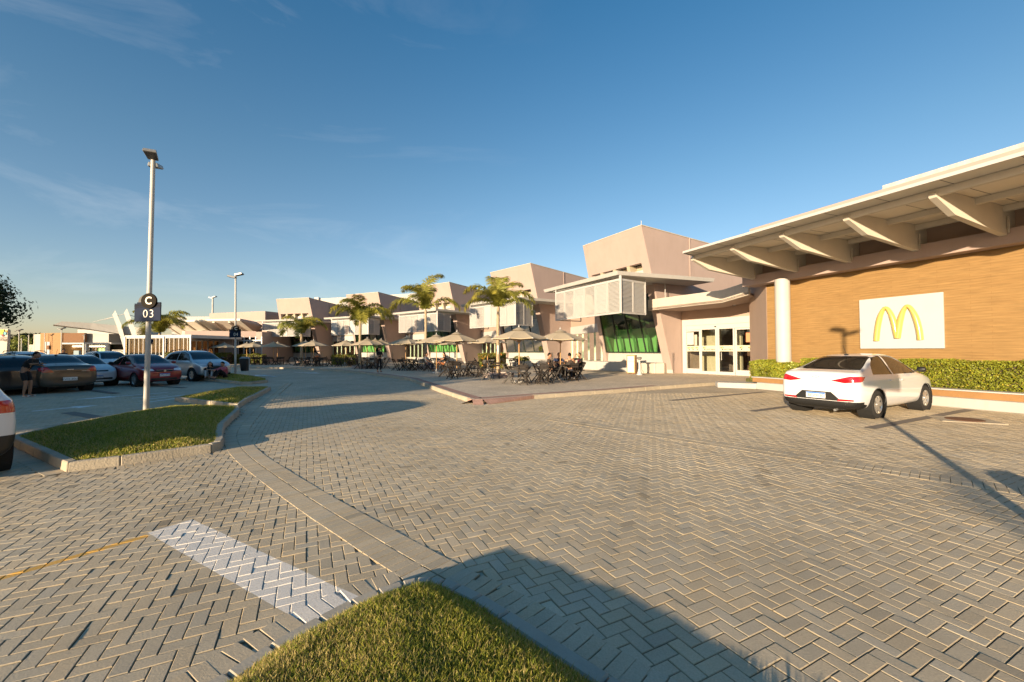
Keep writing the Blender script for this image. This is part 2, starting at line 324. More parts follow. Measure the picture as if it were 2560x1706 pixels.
def edist(p, poly):
    best = 1e9; P = Vector((p[0], p[1])); n = len(poly)
    for i in range(n):
        a = Vector(poly[i]); b = Vector(poly[(i+1) % n]); ab = b-a; t = max(0, min(1, (P-a).dot(ab)/ab.dot(ab))); best = min(best, (P-(a+ab*t)).length)
    return best
PLZ_FULL = PLZ + [(40, 20), (40, 110), (-60, 110)]
# --- near pavers as real bricks
brk = MB(); tints = []
def brick(cx, cy, hx, hy, ux, uy, z=0., tint=None, jz=.0012):
    """brick centred at cx,cy; half sizes along unit vectors ux,uy, chamfered top"""
    tw = tint or random.gauss(1, .035)
    if tint is None:
        q = random.random()
        if q < .008: tw *= .7
        elif q < .04: tw *= .88
        elif q > .975: tw *= 1.1
    warm = random.gauss(0, .018); c = (BRICK[0]*tw*(1+warm), BRICK[1]*tw, BRICK[2]*tw*(1-warm*1.6))
    g = .0020; ch = .0042; z += random.gauss(0, jz); tx, ty = random.gauss(0, .008), random.gauss(0, .008)
    def ring(a, b, zz, tilt=1):
        return [(cx+ux.x*sx*a+uy.x*sy*b, cy+ux.y*sx*a+uy.y*sy*b, zz + tilt*(sx*a*tx+sy*b*ty)) for sx, sy in ((-1,-1),(1,-1),(1,1),(-1,1))]
    vs = ring(hx-g-ch, hy-g-ch, z) + ring(hx-g, hy-g, z-.0042) + ring(hx-g, hy-g, z-.03)
    fs = [(0,1,2,3)] + [(4+i, 4+(i+1)%4, (i+1)%4, i) for i in range(4)] + [(8+i, 8+(i+1)%4, 4+(i+1)%4, 4+i) for i in range(4)]
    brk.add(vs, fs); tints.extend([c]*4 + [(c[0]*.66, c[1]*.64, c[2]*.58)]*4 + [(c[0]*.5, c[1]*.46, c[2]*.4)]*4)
def path_pts(pts, step):
    out = []; acc = 0.
    for i in range(len(pts)-1):
        a, b = Vector(pts[i]), Vector(pts[i+1]); l = (b-a).length; d = (b-a)/l; s = acc
        while s < l: out.append((a + d*s, d)); s += step
        acc = s - l
    return out
def smooth_path(pts, it=3):
    pts = [Vector(p[:2]) for p in pts]
    for _ in range(it):
        q = [pts[0]]
        for i in range(len(pts)-1): q += [pts[i]*.75+pts[i+1]*.25, pts[i]*.25+pts[i+1]*.75]
        pts = q + [pts[-1]]
    return pts
mid = smooth_path([G(*q) for q in [(720,958), (668,998), (625,1040), (600,1066), (588,1094), (610,1134), (694,1194), (795,1261), (895,1321), (1030,1402), (1130,1458)]])
band = [Vector(G(*q)[:2]) for q in [(1380,1048), (2620,1238)]]
nearR = [Vector(p) for p in ISL_N[9:15]]
nearL = [Vector(p) for p in ISL_N[0:7]]
c3f = [Vector(p) for p in (ISL_3[0], ISL_3[1])], [Vector(p) for p in ISL_3[1:4]]
strips = []
def strip(path, rows, off=0., side=1):
    """rows: lateral offsets of row centres"""
    path = [Vector(p) for p in path]
    for (p, d) in path_pts(path, .088):
        n = Vector((-d.y, d.x))
        for r_ in rows:
            c = p + n*r_
            brick(c.x, c.y, .098, .044, Vector((n.x, n.y, 0)), Vector((d.x, d.y, 0)), z=.004, jz=.0006)
            strips.append((c.x, c.y))
strip(mid, (-.1, .1)); strip(band, (-.1, .1)); strip(nearR, (.12,)); strip(nearL, (.12,)); strip(c3f[0], (-.1,)); strip(c3f[1], (-.1,))
grid = {}
for x, y in strips: grid.setdefault((int(x//.2), int(y//.2)), []).append((x, y))
def near_strip(x, y, r):
    i, j = int(x//.2), int(y//.2)
    for a in (-1,0,1):
        for b in (-1,0,1):
            for q in grid.get((i+a, j+b), ()):
                if (q[0]-x)**2+(q[1]-y)**2 < r*r: return True
    return False
U = .088; YMAX = 15.0
def try_brick(cx, cy, horiz):
    if cy < 1.55 or cy > YMAX or abs(cx) > cy*1.30+.6: return
    if near_strip(cx, cy, .055): return
    for poly in (ISL_N, ISL_3, ISL_3B, PLZ_FULL):
        if inside((cx, cy), poly): return
    if cx > 9.2 and (Vector((cx-9.79, cy-16.32)).dot(Vector((.927,.375)))) > .1: return
    if horiz: brick(cx, cy, U, U/2, AX, BX)
    else: brick(cx, cy, U/2, U, AX, BX)
rng = int(24/U)
for i in range(-rng, rng):
    for j in range(-rng, rng):
        k = (i-j) % 4
        if k == 0: c = AX*((i+1)*U) + BX*((j+.5)*U); h = True
        elif k == 3: c = AX*((i+.5)*U) + BX*((j+1)*U); h = False
        else: continue
        if c.y < 1.5 or c.y > YMAX: continue
        try_brick(c.x, c.y, h)
pv = brk.build('paving', M['brick']); struct(pv)
ca = pv.data.color_attributes.new('tint', 'FLOAT_COLOR', 'POINT')
ca.data.foreach_set('color', [q for c in tints for q in (*c, 1.)])
# --- kerbs
def kerb(name, pts, w=.12, h=.13, seg=.8, z0=-.03, m='conc', closed=False, inward=1, jitter=.006, z_top=None):
    """kerb stones laid inside the outline"""
    b = MB(); pts = [Vector(p) for p in pts]
    if closed: pts = pts + [pts[0]]
    n = len(pts); offs = []
    for i in range(n):
        if closed and i in (0, n-1): d0 = (pts[-1]-pts[-2]).normalized(); d1 = (pts[1]-pts[0]).normalized()
        else:
            d0 = (pts[i]-pts[i-1]).normalized() if i else (pts[1]-pts[0]).normalized(); d1 = (pts[i+1]-pts[i]).normalized() if i < n-1 else d0
        nn = (Vector((-d0.y, d0.x))+Vector((-d1.y, d1.x))).normalized(); offs.append(nn/max(.5, nn.dot(Vector((-d1.y, d1.x)))))
    for i in range(n-1):
        a, c = pts[i], pts[i+1]; l = (c-a).length; k = max(1, round(l/seg))
        for q in range(k):
            t0, t1 = q/k, (q+1)/k; g = .004/l
            A, B_ = a.lerp(c, t0+g), a.lerp(c, t1-g); na, nb = offs[i].lerp(offs[i+1], t0)*inward, offs[i].lerp(offs[i+1], t1)*inward
            hh = h + random.uniform(-jitter, jitter); o1 = random.uniform(-jitter, jitter)*.6
            A = A+na*o1; B_ = B_+nb*o1
            o4 = [A+na*.012, B_+nb*.012, B_+nb*w, A+na*w]; o0 = [A, B_, B_+nb*w, A+na*w]
            b.loft([(p.x,p.y,z0) for p in o0], [(p.x,p.y,hh) for p in o4])
    o = b.build(name, M[m], bevel=.012, normals=True); return struct(o)
kerb('kerb', ISL_3[:11], closed=False, seg=.9)
kerb('kerb', ISL_3[10:]+[ISL_3[0]], seg=.9)
kerb('kerb', ISL_3B, closed=True, seg=.7); kerb('kerb', ISL_4, closed=True, seg=.8)
kerb('kerb', ISL_N, w=.11, h=.05, closed=False, seg=1.6, jitter=.001, m='kerb_flat', inward=-1)
plz_k = PLZ[1:12]; kerb('kerb', plz_k, h=.13, seg=.9)
kerb('kerb', PLZ[14:], h=.125, seg=.9)
rp = PLZ[11:15]; b_ = MB()
for i in range(3):
    p_, q_ = Vector(rp[i]), Vector(rp[i+1]); d_ = (q_-p_).normalized(); o_ = Vector((d_.y, -d_.x))
    e0, e1 = ((0, .4), (.4, .4), (.4, 0))[i]
    b_.quad((*(p_+o_*e0), .003), (*(q_+o_*e1), .003), (*q_, .121), (*p_, .121))
struct(b_.build('kerb_ramp', M['redpave'], normals=True))
o = MB().poly([(x, y, .12) for x, y in PLZ_FULL]).build('plaza_pavement', M['plaza']); struct(o)
def ribbon(name, pts, o0, o1, z, m):
    b = MB(); pts = [Vector(p) for p in pts]; n = len(pts); A = []; B_ = []
    for i in range(n):
        d0 = (pts[i]-pts[i-1]).normalized() if i else (pts[1]-pts[0]).normalized(); d1 = (pts[i+1]-pts[i]).normalized() if i < n-1 else d0
        nn = (Vector((-d0.y, d0.x))+Vector((-d1.y, d1.x))).normalized(); nn = nn/max(.5, nn.dot(Vector((-d1.y, d1.x))))
        A.append(pts[i]+nn*o0); B_.append(pts[i]+nn*o1)
    for i in range(n-1): b.quad((*A[i], z), (*A[i+1], z), (*B_[i+1], z), (*B_[i], z))
    return struct(b.build(name, M[m]))
ribbon('pavement_border', PLZ[1:17], .12, .42, .124, 'redpave')
# --- painted and dark paver lines
def line(name, a, b, w, m='line_white', z=.0065):
    a, b = Vector(a[:2]), Vector(b[:2]); d = (b-a).normalized(); n = Vector((-d.y, d.x))*w/2
    return struct(MB().quad((*(a-n), z), (*(b-n), z), (*(b+n), z), (*(a+n), z)).build(name, M[m]))
line('bay_line', (7.1,8.23), (11.75,10.62), .2, 'line_dark', .0065); line('bay_line', (4.9,12.8), (9.3,15.2), .2, 'line_dark', .0065)
line('bay_line', G(1880,1029), G(2060,1005), .2, 'line_dark', .0065)
def arrow(tail, tip, w, zz=.0065):
    a, b = Vector(tail[:2]), Vector(tip[:2]); d = (b-a).normalized(); n = Vector((-d.y, d.x)); L_ = (b-a).length; hb = a + d*L_*.62
    pts = [a-n*w/2, hb-n*w/2, hb-n*w*2.2, b, hb+n*w*2.2, hb+n*w/2, a+n*w/2]
    return struct(MB().poly([(*p, zz) for p in pts]).build('lane_arrow', M['line_white']))
ZL = -.009
arrow(G(80,1029), G(245,1014), .14); arrow(G(420,982), G(185,1000), .14)
arrow(G(735,931), G(800,934), .22); arrow(G(690,942), G(638,938), .22)
for (a, b) in [((360,1000),(462,988)), ((372,1006),(440,997)), ((330,996),(420,990)), ((555,975),(600,973))]: line('lane_marking', G(*a), G(*b), .12)
line('bay_line', G(168,1032), G(290,1052), .28, 'line_dark'); line('bay_line', G(230,976), G(292,984), .25, 'line_dark'); line('bay_line', G(330,962), G(465,970), .2, 'line_dark')
# --- lawns
def lawn(name, poly, edge, rise, run, cell):
    """domed soil surface inside the kerb"""
    xs = [p[0] for p in poly]; ys = [p[1] for p in poly]; bm = bmesh.new()
    vs = [bm.verts.new((p[0], p[1], 0)) for p in poly]; bm.faces.new(vs)
    x = math.floor(min(xs)/cell)*cell
    while x < max(xs):
        bmesh.ops.bisect_plane(bm, geom=bm.verts[:]+bm.edges[:]+bm.faces[:], plane_co=(x,0,0), plane_no=(1,0,0)); x += cell
    y = math.floor(min(ys)/cell)*cell
    while y < max(ys):
        bmesh.ops.bisect_plane(bm, geom=bm.verts[:]+bm.edges[:]+bm.faces[:], plane_co=(0,y,0), plane_no=(0,1,0)); y += cell
    for v in bm.verts: v.co.z = lawn_z(v.co, poly, edge, rise, run)
    me = bpy.data.meshes.new(name); bm.normal_update(); bm.to_mesh(me); bm.free()
    me.materials.append(M['grass_soil']); o = bpy.data.objects.new(name, me); LK(o); shade(o, 180); return struct(o)
def lawn_z(p, poly, edge, rise, run):
    ed_ = edist(p, poly)
    if ed_ < .095: return -.01
    d = max(0, ed_-.10); t = min(1, d/run); return edge + rise*t*t*(3-2*t)*.5 + rise*t*.5 + .065*min(d,2.) + .008*noise.noise(Vector((p[0]*3, p[1]*3, 0)))
def make_grass_mat():
    m = bpy.data.materials.new('grass_blade'); m.use_nodes = True; t = m.node_tree; b = t.nodes['Principled BSDF']
    at = t.nodes.new('ShaderNodeAttribute'); at.attribute_name = 'tint'; t.links.new(at.outputs['Color'], b.inputs['Base Color']); b.inputs['Roughness'].default_value = .55
    b.inputs['Specular IOR Level'].default_value = .25
    tr = t.nodes.new('ShaderNodeBsdfTranslucent'); t.links.new(at.outputs['Color'], tr.inputs[0]); ms = t.nodes.new('ShaderNodeMixShader'); ms.inputs[0].default_value = .35
    t.links.new(b.outputs[0], ms.inputs[1]); t.links.new(tr.outputs[0], ms.inputs[2]); t.links.new(ms.outputs[0], t.nodes['Material Output'].inputs[0]); return m
M['grass'] = make_grass_mat()
def grass(poly, params, n, hgt, wid, region=None, label='', clump=1., dens=None, rim=.085):
    xs = [p[0] for p in poly]; ys = [p[1] for p in poly]; x0, x1, y0, y1 = region or (min(xs), max(xs), min(ys), max(ys))
    vs = []; fs = []; cols = []; k = 0; tries = 0
    while k < n and tries < n*6:
        tries += 1; x = random.uniform(x0, x1); y = random.uniform(y0, y1)
        if dens and random.random() > dens(x, y): continue
        if not inside((x, y), poly) or edist((x, y), poly) < rim: continue
        z = lawn_z((x, y), poly, *params); a = random.uniform(0, 6.283); h = hgt*random.uniform(.55, 1.25)*(1+.35*noise.noise(Vector((x*4, y*4, 3)))); w_ = wid*random.uniform(.7, 1.3)
        le = random.uniform(.1, .9)*h; dx, dy = math.cos(a), math.sin(a); la = random.uniform(0, 6.283); lx, ly = math.cos(la)*le, math.sin(la)*le
        i = len(vs); vs += [(x-dx*w_/2, y-dy*w_/2, z-.004), (x+dx*w_/2, y+dy*w_/2, z-.004), (x+lx*.4+dx*w_*.38, y+ly*.4+dy*w_*.38, z+h*.6), (x+lx*.4-dx*w_*.38, y+ly*.4-dy*w_*.38, z+h*.6), (x+lx, y+ly, z+h*.95)]
        fs += [(i, i+1, i+2, i+3), (i+3, i+2, i+4)]
        q = random.random(); pn = noise.noise(Vector((x*1.3, y*1.3, 9)))
        if q < .34+.35*pn: c = (.54, .43, .16)
        elif q < .6: c = (.40, .375, .06)
        else: c = (.235, .27, .035)
        s = random.uniform(.75, 1.25); cols += [(c[0]*s, c[1]*s, c[2]*s, 1)]*5; k += 1
    me = bpy.data.meshes.new('grass'); me.from_pydata(vs, [], fs); me.materials.append(M['grass'])
    ca = me.color_attributes.new('tint', 'FLOAT_COLOR', 'POINT'); ca.data.foreach_set('color', [q for c in cols for q in c])
    o = bpy.data.objects.new('grass', me); LK(o); return tag(o, label, 'grass', kind='stuff')
pN, p3, p3b, p4 = (.03, .105, .25), (.09, .09, .9), (.09, .09, .9), (.09, .1, 1.0)
lawn('lawn', ISL_N, *pN, .12); lawn('lawn', ISL_3, *p3, .3); lawn('lawn', ISL_3B, *p3b, .3); lawn('lawn', ISL_4, *p4, .4)
grass(ISL_N, pN, 62000, .036, .0042, (-2.0, 1.4, 1.35, 2.9), 'short yellowish green grass on the island at the bottom of the picture', rim=.125)
grass(ISL_N, pN, 9000, .05, .007, (-3.2, 3.0, -.5, 1.35), 'short yellowish green grass on the near island by the photographer')
grass(ISL_3, p3, 60000, .05, .012, None, 'short green grass on the kerbed island round the tall lamp post with sign C 03')
grass(ISL_3B, p3b, 16000, .06, .018, None, 'short green grass on the small pointed island behind the lamp post island')
grass(ISL_4, p4, 16000, .06, .022, None, 'short green grass on the far island where two people sit')
# ------------------------------------------------------------------ buildings
class Fr:
    """local frame: u along the front, n outwards, z up"""
    def __init__(s, O, u, n): s.O = Vector((O[0], O[1], 0)); s.u = Vector((u[0], u[1], 0)).normalized(); s.n = Vector((n[0], n[1], 0)).normalized()
    def __call__(s, u, n, z): return s.O + s.u*u + s.n*n + Vector((0, 0, z))
    def inv(s, p): d = Vector((p[0], p[1], 0)) - s.O; return d.dot(s.u), d.dot(s.n)
def fbox(b, F, u0, u1, n0, n1, z0, z1):
    A = [F(u0,n0,z0), F(u1,n0,z0), F(u1,n1,z0), F(u0,n1,z0)]; B_ = [F(u0,n0,z1), F(u1,n0,z1), F(u1,n1,z1), F(u0,n1,z1)]; return b.loft(A, B_)
def make_glass(name, tint, gloss=.06, rough=.02, tr=.75):
    m = bpy.data.materials.new(name); m.use_nodes = True; t = m.node_tree; t.nodes.clear()
    out = t.nodes.new('ShaderNodeOutputMaterial'); a = t.nodes.new('ShaderNodeBsdfTransparent'); a.inputs[0].default_value = (*tint, 1)
    g = t.nodes.new('ShaderNodeBsdfGlossy'); g.inputs['Roughness'].default_value = rough; g.inputs[0].default_value = (.95,.97,.95,1)
    f = t.nodes.new('ShaderNodeFresnel'); f.inputs[0].default_value = 1.5; ad = node_math(t, 'MULTIPLY_ADD', f.outputs[0], 1.3, gloss)
    mx_ = t.nodes.new('ShaderNodeMixShader'); t.links.new(ad, mx_.inputs[0]); t.links.new(a.outputs[0], mx_.inputs[1]); t.links.new(g.outputs[0], mx_.inputs[2]); t.links.new(mx_.outputs[0], out.inputs[0])
    return m
M['glass_green'] = make_glass('green_tinted_glass', (.42,.68,.42), .06); M['glass_clear'] = make_glass('clear_glass', (.80,.84,.78), .05); M['glass_pale'] = make_glass('pale_glass', (.85,.84,.78), .03); M['glass_brown'] = make_glass('bronze_glass', (.42,.36,.26), .06)
M['panel_green'] = mat('pale_partition', (.62,.72,.48), .8, var=.05); M['int_beige'] = mat('interior_beige', (.50,.44,.32), .85, var=.08, vscale=1); M['int_floor'] = mat('interior_floor', (.25,.21,.16), .4)
M['mull_dark'] = mat('dark_mullion', (.03,.035,.03), .4); M['mull_green'] = mat('green_mullion', (.35,.45,.30), .5)
M['roofgrey'] = mat('roof_membrane', (.35,.32,.28), .9)
def make_wood_tile():
    m = bpy.data.materials.new('orange_wood_cladding'); m.use_nodes = True; t = m.node_tree; b = t.nodes['Principled BSDF']; b.inputs['Roughness'].default_value = .62; b.inputs['Specular IOR Level'].default_value = .3
    tcn = t.nodes.new('ShaderNodeTexCoord'); br = t.nodes.new('ShaderNodeTexBrick'); br.inputs['Scale'].default_value = 1; br.inputs['Brick Width'].default_value = 1.15; br.inputs['Row Height'].default_value = .08; br.inputs['Mortar Size'].default_value = .004
    br.inputs['Color1'].default_value = (.272,.168,.066,1); br.inputs['Color2'].default_value = (.258,.156,.060,1); br.inputs['Mortar'].default_value = (.22,.12,.045,1); br.offset = .37
    t.links.new(tcn.outputs['UV'], br.inputs[0])
    n = t.nodes.new('ShaderNodeTexNoise'); mp_ = t.nodes.new('ShaderNodeMapping'); mp_.inputs['Scale'].default_value = (1.2, 16, 1); n.inputs['Scale'].default_value = 1.5; n.inputs['Detail'].default_value = 7; n.inputs['Roughness'].default_value = .65
    t.links.new(tcn.outputs['UV'], mp_.inputs[0]); t.links.new(mp_.outputs[0], n.inputs[0]); r_ = t.nodes.new('ShaderNodeMapRange'); r_.inputs[1].default_value = .3; r_.inputs[2].default_value = .72; r_.inputs[3].default_value = .76; r_.inputs[4].default_value = 1.2
    t.links.new(n.outputs[0], r_.inputs[0]); v = t.nodes.new('ShaderNodeVectorMath'); v.operation = 'SCALE'; t.links.new(br.outputs[0], v.inputs[0]); t.links.new(r_.outputs[0], v.inputs['Scale']); t.links.new(v.outputs[0], b.inputs['Base Color'])
    return m
M['clad'] = make_wood_tile()
M['clad2'] = mat('brown_cladding', (.27,.145,.053), .7, var=.1, vscale=3); M['clad3'] = mat('dark_brown_cladding', (.16,.075,.03), .8, var=.1, vscale=3)
TW = [(math.radians(28.2), (7.56,23.83)), (math.radians(41.0), (1.57,34.23)), (math.radians(52.6), (-6.63,43.54)), (math.radians(63.9), (-16.52,50.75)), (math.radians(74.6), (-27.55,55.77))]
TOPZ = 8.8; OVER = 2.5
def tower_frame(k):
    a, ap = TW[k]; u = (-math.sin(a), math.cos(a)); n = (-math.cos(a), -math.sin(a)); return Fr((ap[0]-OVER*n[0], ap[1]-OVER*n[1]), u, n)
lean = lambda z: OVER*(z-.12)/(TOPZ-.12)
uL = lambda z: 6.15-.08*z
def louvre_panel(F, a, b, z0, z1, parent, mode, na=None):
    """a,b: (u,n) ends of the panel"""
    p = MB(); a = Vector(a); b = Vector(b); d = (b-a); l = d.length; d.normalize(); nn = Vector((d.y, -d.x))
    def P(s, o, z): q = a + d*s + nn*o; return F(q.x, q.y, z)
    f = .045
    for s0 in (0, l-f): p.loft([P(s0,-.03,z0),P(s0+f,-.03,z0),P(s0+f,.03,z0),P(s0,.03,z0)], [P(s0,-.03,z1),P(s0+f,-.03,z1),P(s0+f,.03,z1),P(s0,.03,z1)])
    for zz in (z0, z1-f): p.loft([P(f,-.028,zz),P(l-f,-.028,zz),P(l-f,.028,zz),P(f,.028,zz)], [P(f,-.028,zz+f),P(l-f,-.028,zz+f),P(l-f,.028,zz+f),P(f,.028,zz+f)])
    step = .068; z = z0+f+.02
    tilt = {'open': .046, 'mid': .058, 'shut': .062}[mode]; dep = {'open': .045, 'mid': .035, 'shut': .012}[mode]
    while z < z1-f-.03:
        p.loft([P(f,-dep/2,z+tilt),P(l-f,-dep/2,z+tilt),P(l-f,dep/2,z),P(f,dep/2,z)][::-1], [P(f,-dep/2,z+tilt+.010),P(l-f,-dep/2,z+tilt+.010),P(l-f,dep/2,z+.010),P(f,dep/2,z+.010)][::-1]); z += step
    return p.build('louvre_panel', M['louvre'], parent)
def tower(k, label, detail=True):
    F = tower_frame(k); root = empty('pavilion_building', F(0,0,0), 0, label, 'building', 'leaning pink pavilions along the terrace')
    def bld(b, name, m, parent=root, **kw):
        o = b.build(name, m, None, normals=True, **kw); o.parent = parent; o.matrix_parent_inverse = Matrix.Translation(-root.location); return o
    def bld2(b, name, m, par, **kw):
        o = b.build(name, m, None, normals=True, **kw); o.parent = par; return o
    roofz = lambda n: TOPZ - max(0, (OVER-n))*.062
    BACK = -12.5 if k == 0 else -9.5
    # side walls (solid, leaning front edge)
    for nm, ua, ub in (('side_wall', 0, .6), ('side_wall', None, None)):
        b = MB(); out = []
        prof = [(0,.12), (OVER,TOPZ), (BACK,roofz(BACK)), (BACK,.12)]
        if ua is None: A = [F(uL(z)-.35,n,z) for n,z in prof]; B_ = [F(uL(z),n,z) for n,z in prof]
        else: A = [F(ua,n,z) for n,z in prof]; B_ = [F(ub,n,z) for n,z in prof]
        b.loft(A, B_); bld(b, nm, M['pink'])
    # parapet front panel
    def slab_front(z0, z1, off, th, u0=.6, u1=None, name='x', m='pink'):
        b = MB(); e = .003
        A = [F(u0+e,lean(z0)+off,z0), F(uL(z0)-.35-e,lean(z0)+off,z0), F(uL(z0)-.35-e,lean(z0)+off-th,z0), F(u0+e,lean(z0)+off-th,z0)]
        B_ = [F(u0+e,lean(z1)+off,z1), F(uL(z1)-.35-e,lean(z1)+off,z1), F(uL(z1)-.35-e,lean(z1)+off-th,z1), F(u0+e,lean(z1)+off-th,z1)]
        b.loft(A, B_); return bld(b, name, M[m])
    slab_front(6.78, TOPZ, -.004, .35, name='parapet'); slab_front(5.0, 5.92, -.004, .4, name='sill_band'); slab_front(5.92, 6.78, -.62, .2, name='clerestory_wall', m='beige')
    b = MB(); b.poly([F(.1,OVER-.1,TOPZ-.35), F(uL(8)-.1,OVER-.1,TOPZ-.35), F(uL(8)-.1,BACK,roofz(BACK)-.3), F(.1,BACK,roofz(BACK)-.3)]); bld(b, 'roof', M['roofgrey'])
    b = MB(); # coping
    b.bar(F(.3,OVER+.01,TOPZ+.02), F(.3,BACK,roofz(BACK)+.02), .66, .05); b.bar(F(0,OVER-.16,TOPZ+.022), F(uL(TOPZ),OVER-.16,TOPZ+.022), .36, .05); bld(b, 'coping', M['cream'])
    # clerestory shutters and piers
    us = [1.55, 3.0, 4.45]
    for i in range(4):
        u0 = .62 + i*1.25; u1 = u0+1.0; w_ = MB(); z0, z1 = 5.95, 6.45; 
        w_.loft([F(u0,lean(z0)-.25,z0), F(u1,lean(z0)-.25,z0), F(u1,lean(z0)-.30,z0), F(u0,lean(z0)-.30,z0)], [F(u0,lean(z1)-.40,z1), F(u1,lean(z1)-.40,z1), F(u1,lean(z1)-.45,z1), F(u0,lean(z1)-.45,z1)]); o = bld(w_, 'window', M['white'])
        b = MB(); fbox(b, F, u0, u1, lean(6.1)-.18, lean(6.1)-.12, 6.12, 6.16); bld(b, 'shutter_rail', M['metal_grey'])
        if i: b = MB(); b.loft([F(u0-.25,lean(5.92)-.02,5.925), F(u0,lean(5.92)-.02,5.925), F(u0,lean(5.92)-.6,5.925), F(u0-.25,lean(5.92)-.6,5.925)], [F(u0-.25,lean(6.77)-.02,6.775), F(u0,lean(6.77)-.02,6.775), F(u0,lean(6.77)-.6,6.775), F(u0-.25,lean(6.77)-.6,6.775)]); bld(b, 'pier', M['beige'])
    # big leaning window
    z0, z1 = 1.38, 5.0; wl = MB(); e = .01
    g0, g1 = .62, lambda z: uL(z)-.37
    wl.quad(F(g0,lean(z0)-.12,z0), F(g1(z0),lean(z0)-.12,z0), F(g1(z1),lean(z1)-.12,z1), F(g0,lean(z1)-.12,z1)); win = bld(wl, 'window', M['glass_green'])
    fr = MB(); n_m = 4
    for i in range(0, n_m+1):
        a0 = g0+(g1(z0)-g0)*i/n_m; a1 = g0+(g1(z1)-g0)*i/n_m; fr.bar(F(a0,lean(z0)-.10,z0), F(a1,lean(z1)-.10,z1), .05, .09, upv=F.n)
    fr.bar(F(g0,lean(z0)-.10,z0+.02), F(g1(z0),lean(z0)-.10,z0+.02), .08, .06); 
    o = fr.build('frame', M['mull_dark'], win, normals=True)
    gm = MB()
    for i in range(0, n_m+1):
        a0 = g0+(g1(z0)-g0)*i/n_m-.1; gm.bar(F(a0,-.15,z0), F(a0,lean(3.3)-.35,3.3), .07, .14, upv=F.n)
    bld(gm, 'inner_fins', M['mull_green'])
    pan = MB(); fbox(pan, F, 1.7, 5.7, -.55, -.45, .14, 3.0); bld(pan, 'inner_partition', M['panel_green'])
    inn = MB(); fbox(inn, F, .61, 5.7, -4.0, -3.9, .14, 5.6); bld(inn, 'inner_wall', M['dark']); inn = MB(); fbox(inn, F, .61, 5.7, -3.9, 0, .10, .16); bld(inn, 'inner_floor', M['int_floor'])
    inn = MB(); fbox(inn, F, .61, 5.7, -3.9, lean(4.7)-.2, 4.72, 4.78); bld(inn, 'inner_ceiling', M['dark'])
    # low base wall and planter
    b = MB(); fbox(b, F, .0, 6.1, -.2, .06, .12, 1.36); bld(b, 'base_wall', M['whitewall'], bevel=.015)
    b = MB(); pl = [F(.4,.08,0), F(.55,.95,0), F(7.2,1.25,0), F(7.9,.3,0)]; b.prism([(p.x,p.y) for p in pl], .12, .74); bld(b, 'planter_wall', M['whitewall'], bevel=.015)
    # canopy slab
    b = MB(); pl = [(6.3,5.25), (-1.15,5.45), (-1.95,-1.3), (-.02,-1.4), (5.7,.9)]
    top = [F(u_,n_,5.70) for u_,n_ in pl]; bot = [F(u_*.985+.04,n_*.985,5.50) for u_,n_ in pl]; b.loft(bot, top); can = bld(b, 'canopy', M['whitewall'], bevel=.01)
    b = MB(); fbox(b, F, .1, 5.5, 1.2, 5.0, 5.44, 5.50)
    bld2(b, 'soffit', M['white'], can)
    # louvre box hung from the canopy
    C0 = (-1.1,5.2); Lf = (4.95,5.15); Rr = (-.75,3.05)
    fm = MB()
    for (q, h) in ((C0,.11), (Lf,.07), (Rr,.07), ((5.1,3.0),.07)): fm.bar(F(*q,3.5), F(*q,5.48), h)
    for zz in (3.52, 5.3):
        for a_, b_ in ((C0,Lf), (C0,Rr), (Lf,(5.1,3.0))): fm.bar(F(*a_,zz), F(*b_,zz), .06)
    box = bld(fm, 'louvre_box', M['alu'])
    rnd = random.Random(k*5+1); cO, cL, cR = Vector(C0), Vector(Lf), Vector(Rr)
    for i in range(6):
        a_, b_ = cL.lerp(cO, (i+.02)/6), cL.lerp(cO, (i+.98)/6); louvre_panel(F, a_, b_, 3.56, 5.27, box, 'open' if k == 0 and i in (0,1,5,3) else rnd.choice(['mid','mid','shut','open']))
    for i in range(2):
        a_, b_ = cO.lerp(cR, (i+.02)/2), cO.lerp(cR, (i+.98)/2); louvre_panel(F, a_, b_, 3.56, 5.27, box, 'open' if i == 0 else 'mid')
    for ch in box.children: pass
    # rain pipe on the side wall
    pipe = MB(); pn = -1.6; pipe.tube([F(-.04,pn,5.7), F(-.04,pn,roofz(pn))], .03, 6); bld(pipe, 'rain_pipe', M['pink'])
    return F, root
labs = ['nearest and largest pink leaning pavilion, beside the glass entrance doors', 'second pink leaning pavilion from the entrance doors, behind the tallest palm', 'middle one of the five leaning pink pavilions, behind the palm with the broken frond', 'fourth pink leaning pavilion from the entrance doors, behind the low-hanging palm', 'farthest and leftmost leaning pink pavilion, next to the C 04 lamp post']
TF = [tower(k, labs[k]) for k in range(5)]
FRS = [t[0] for t in TF]
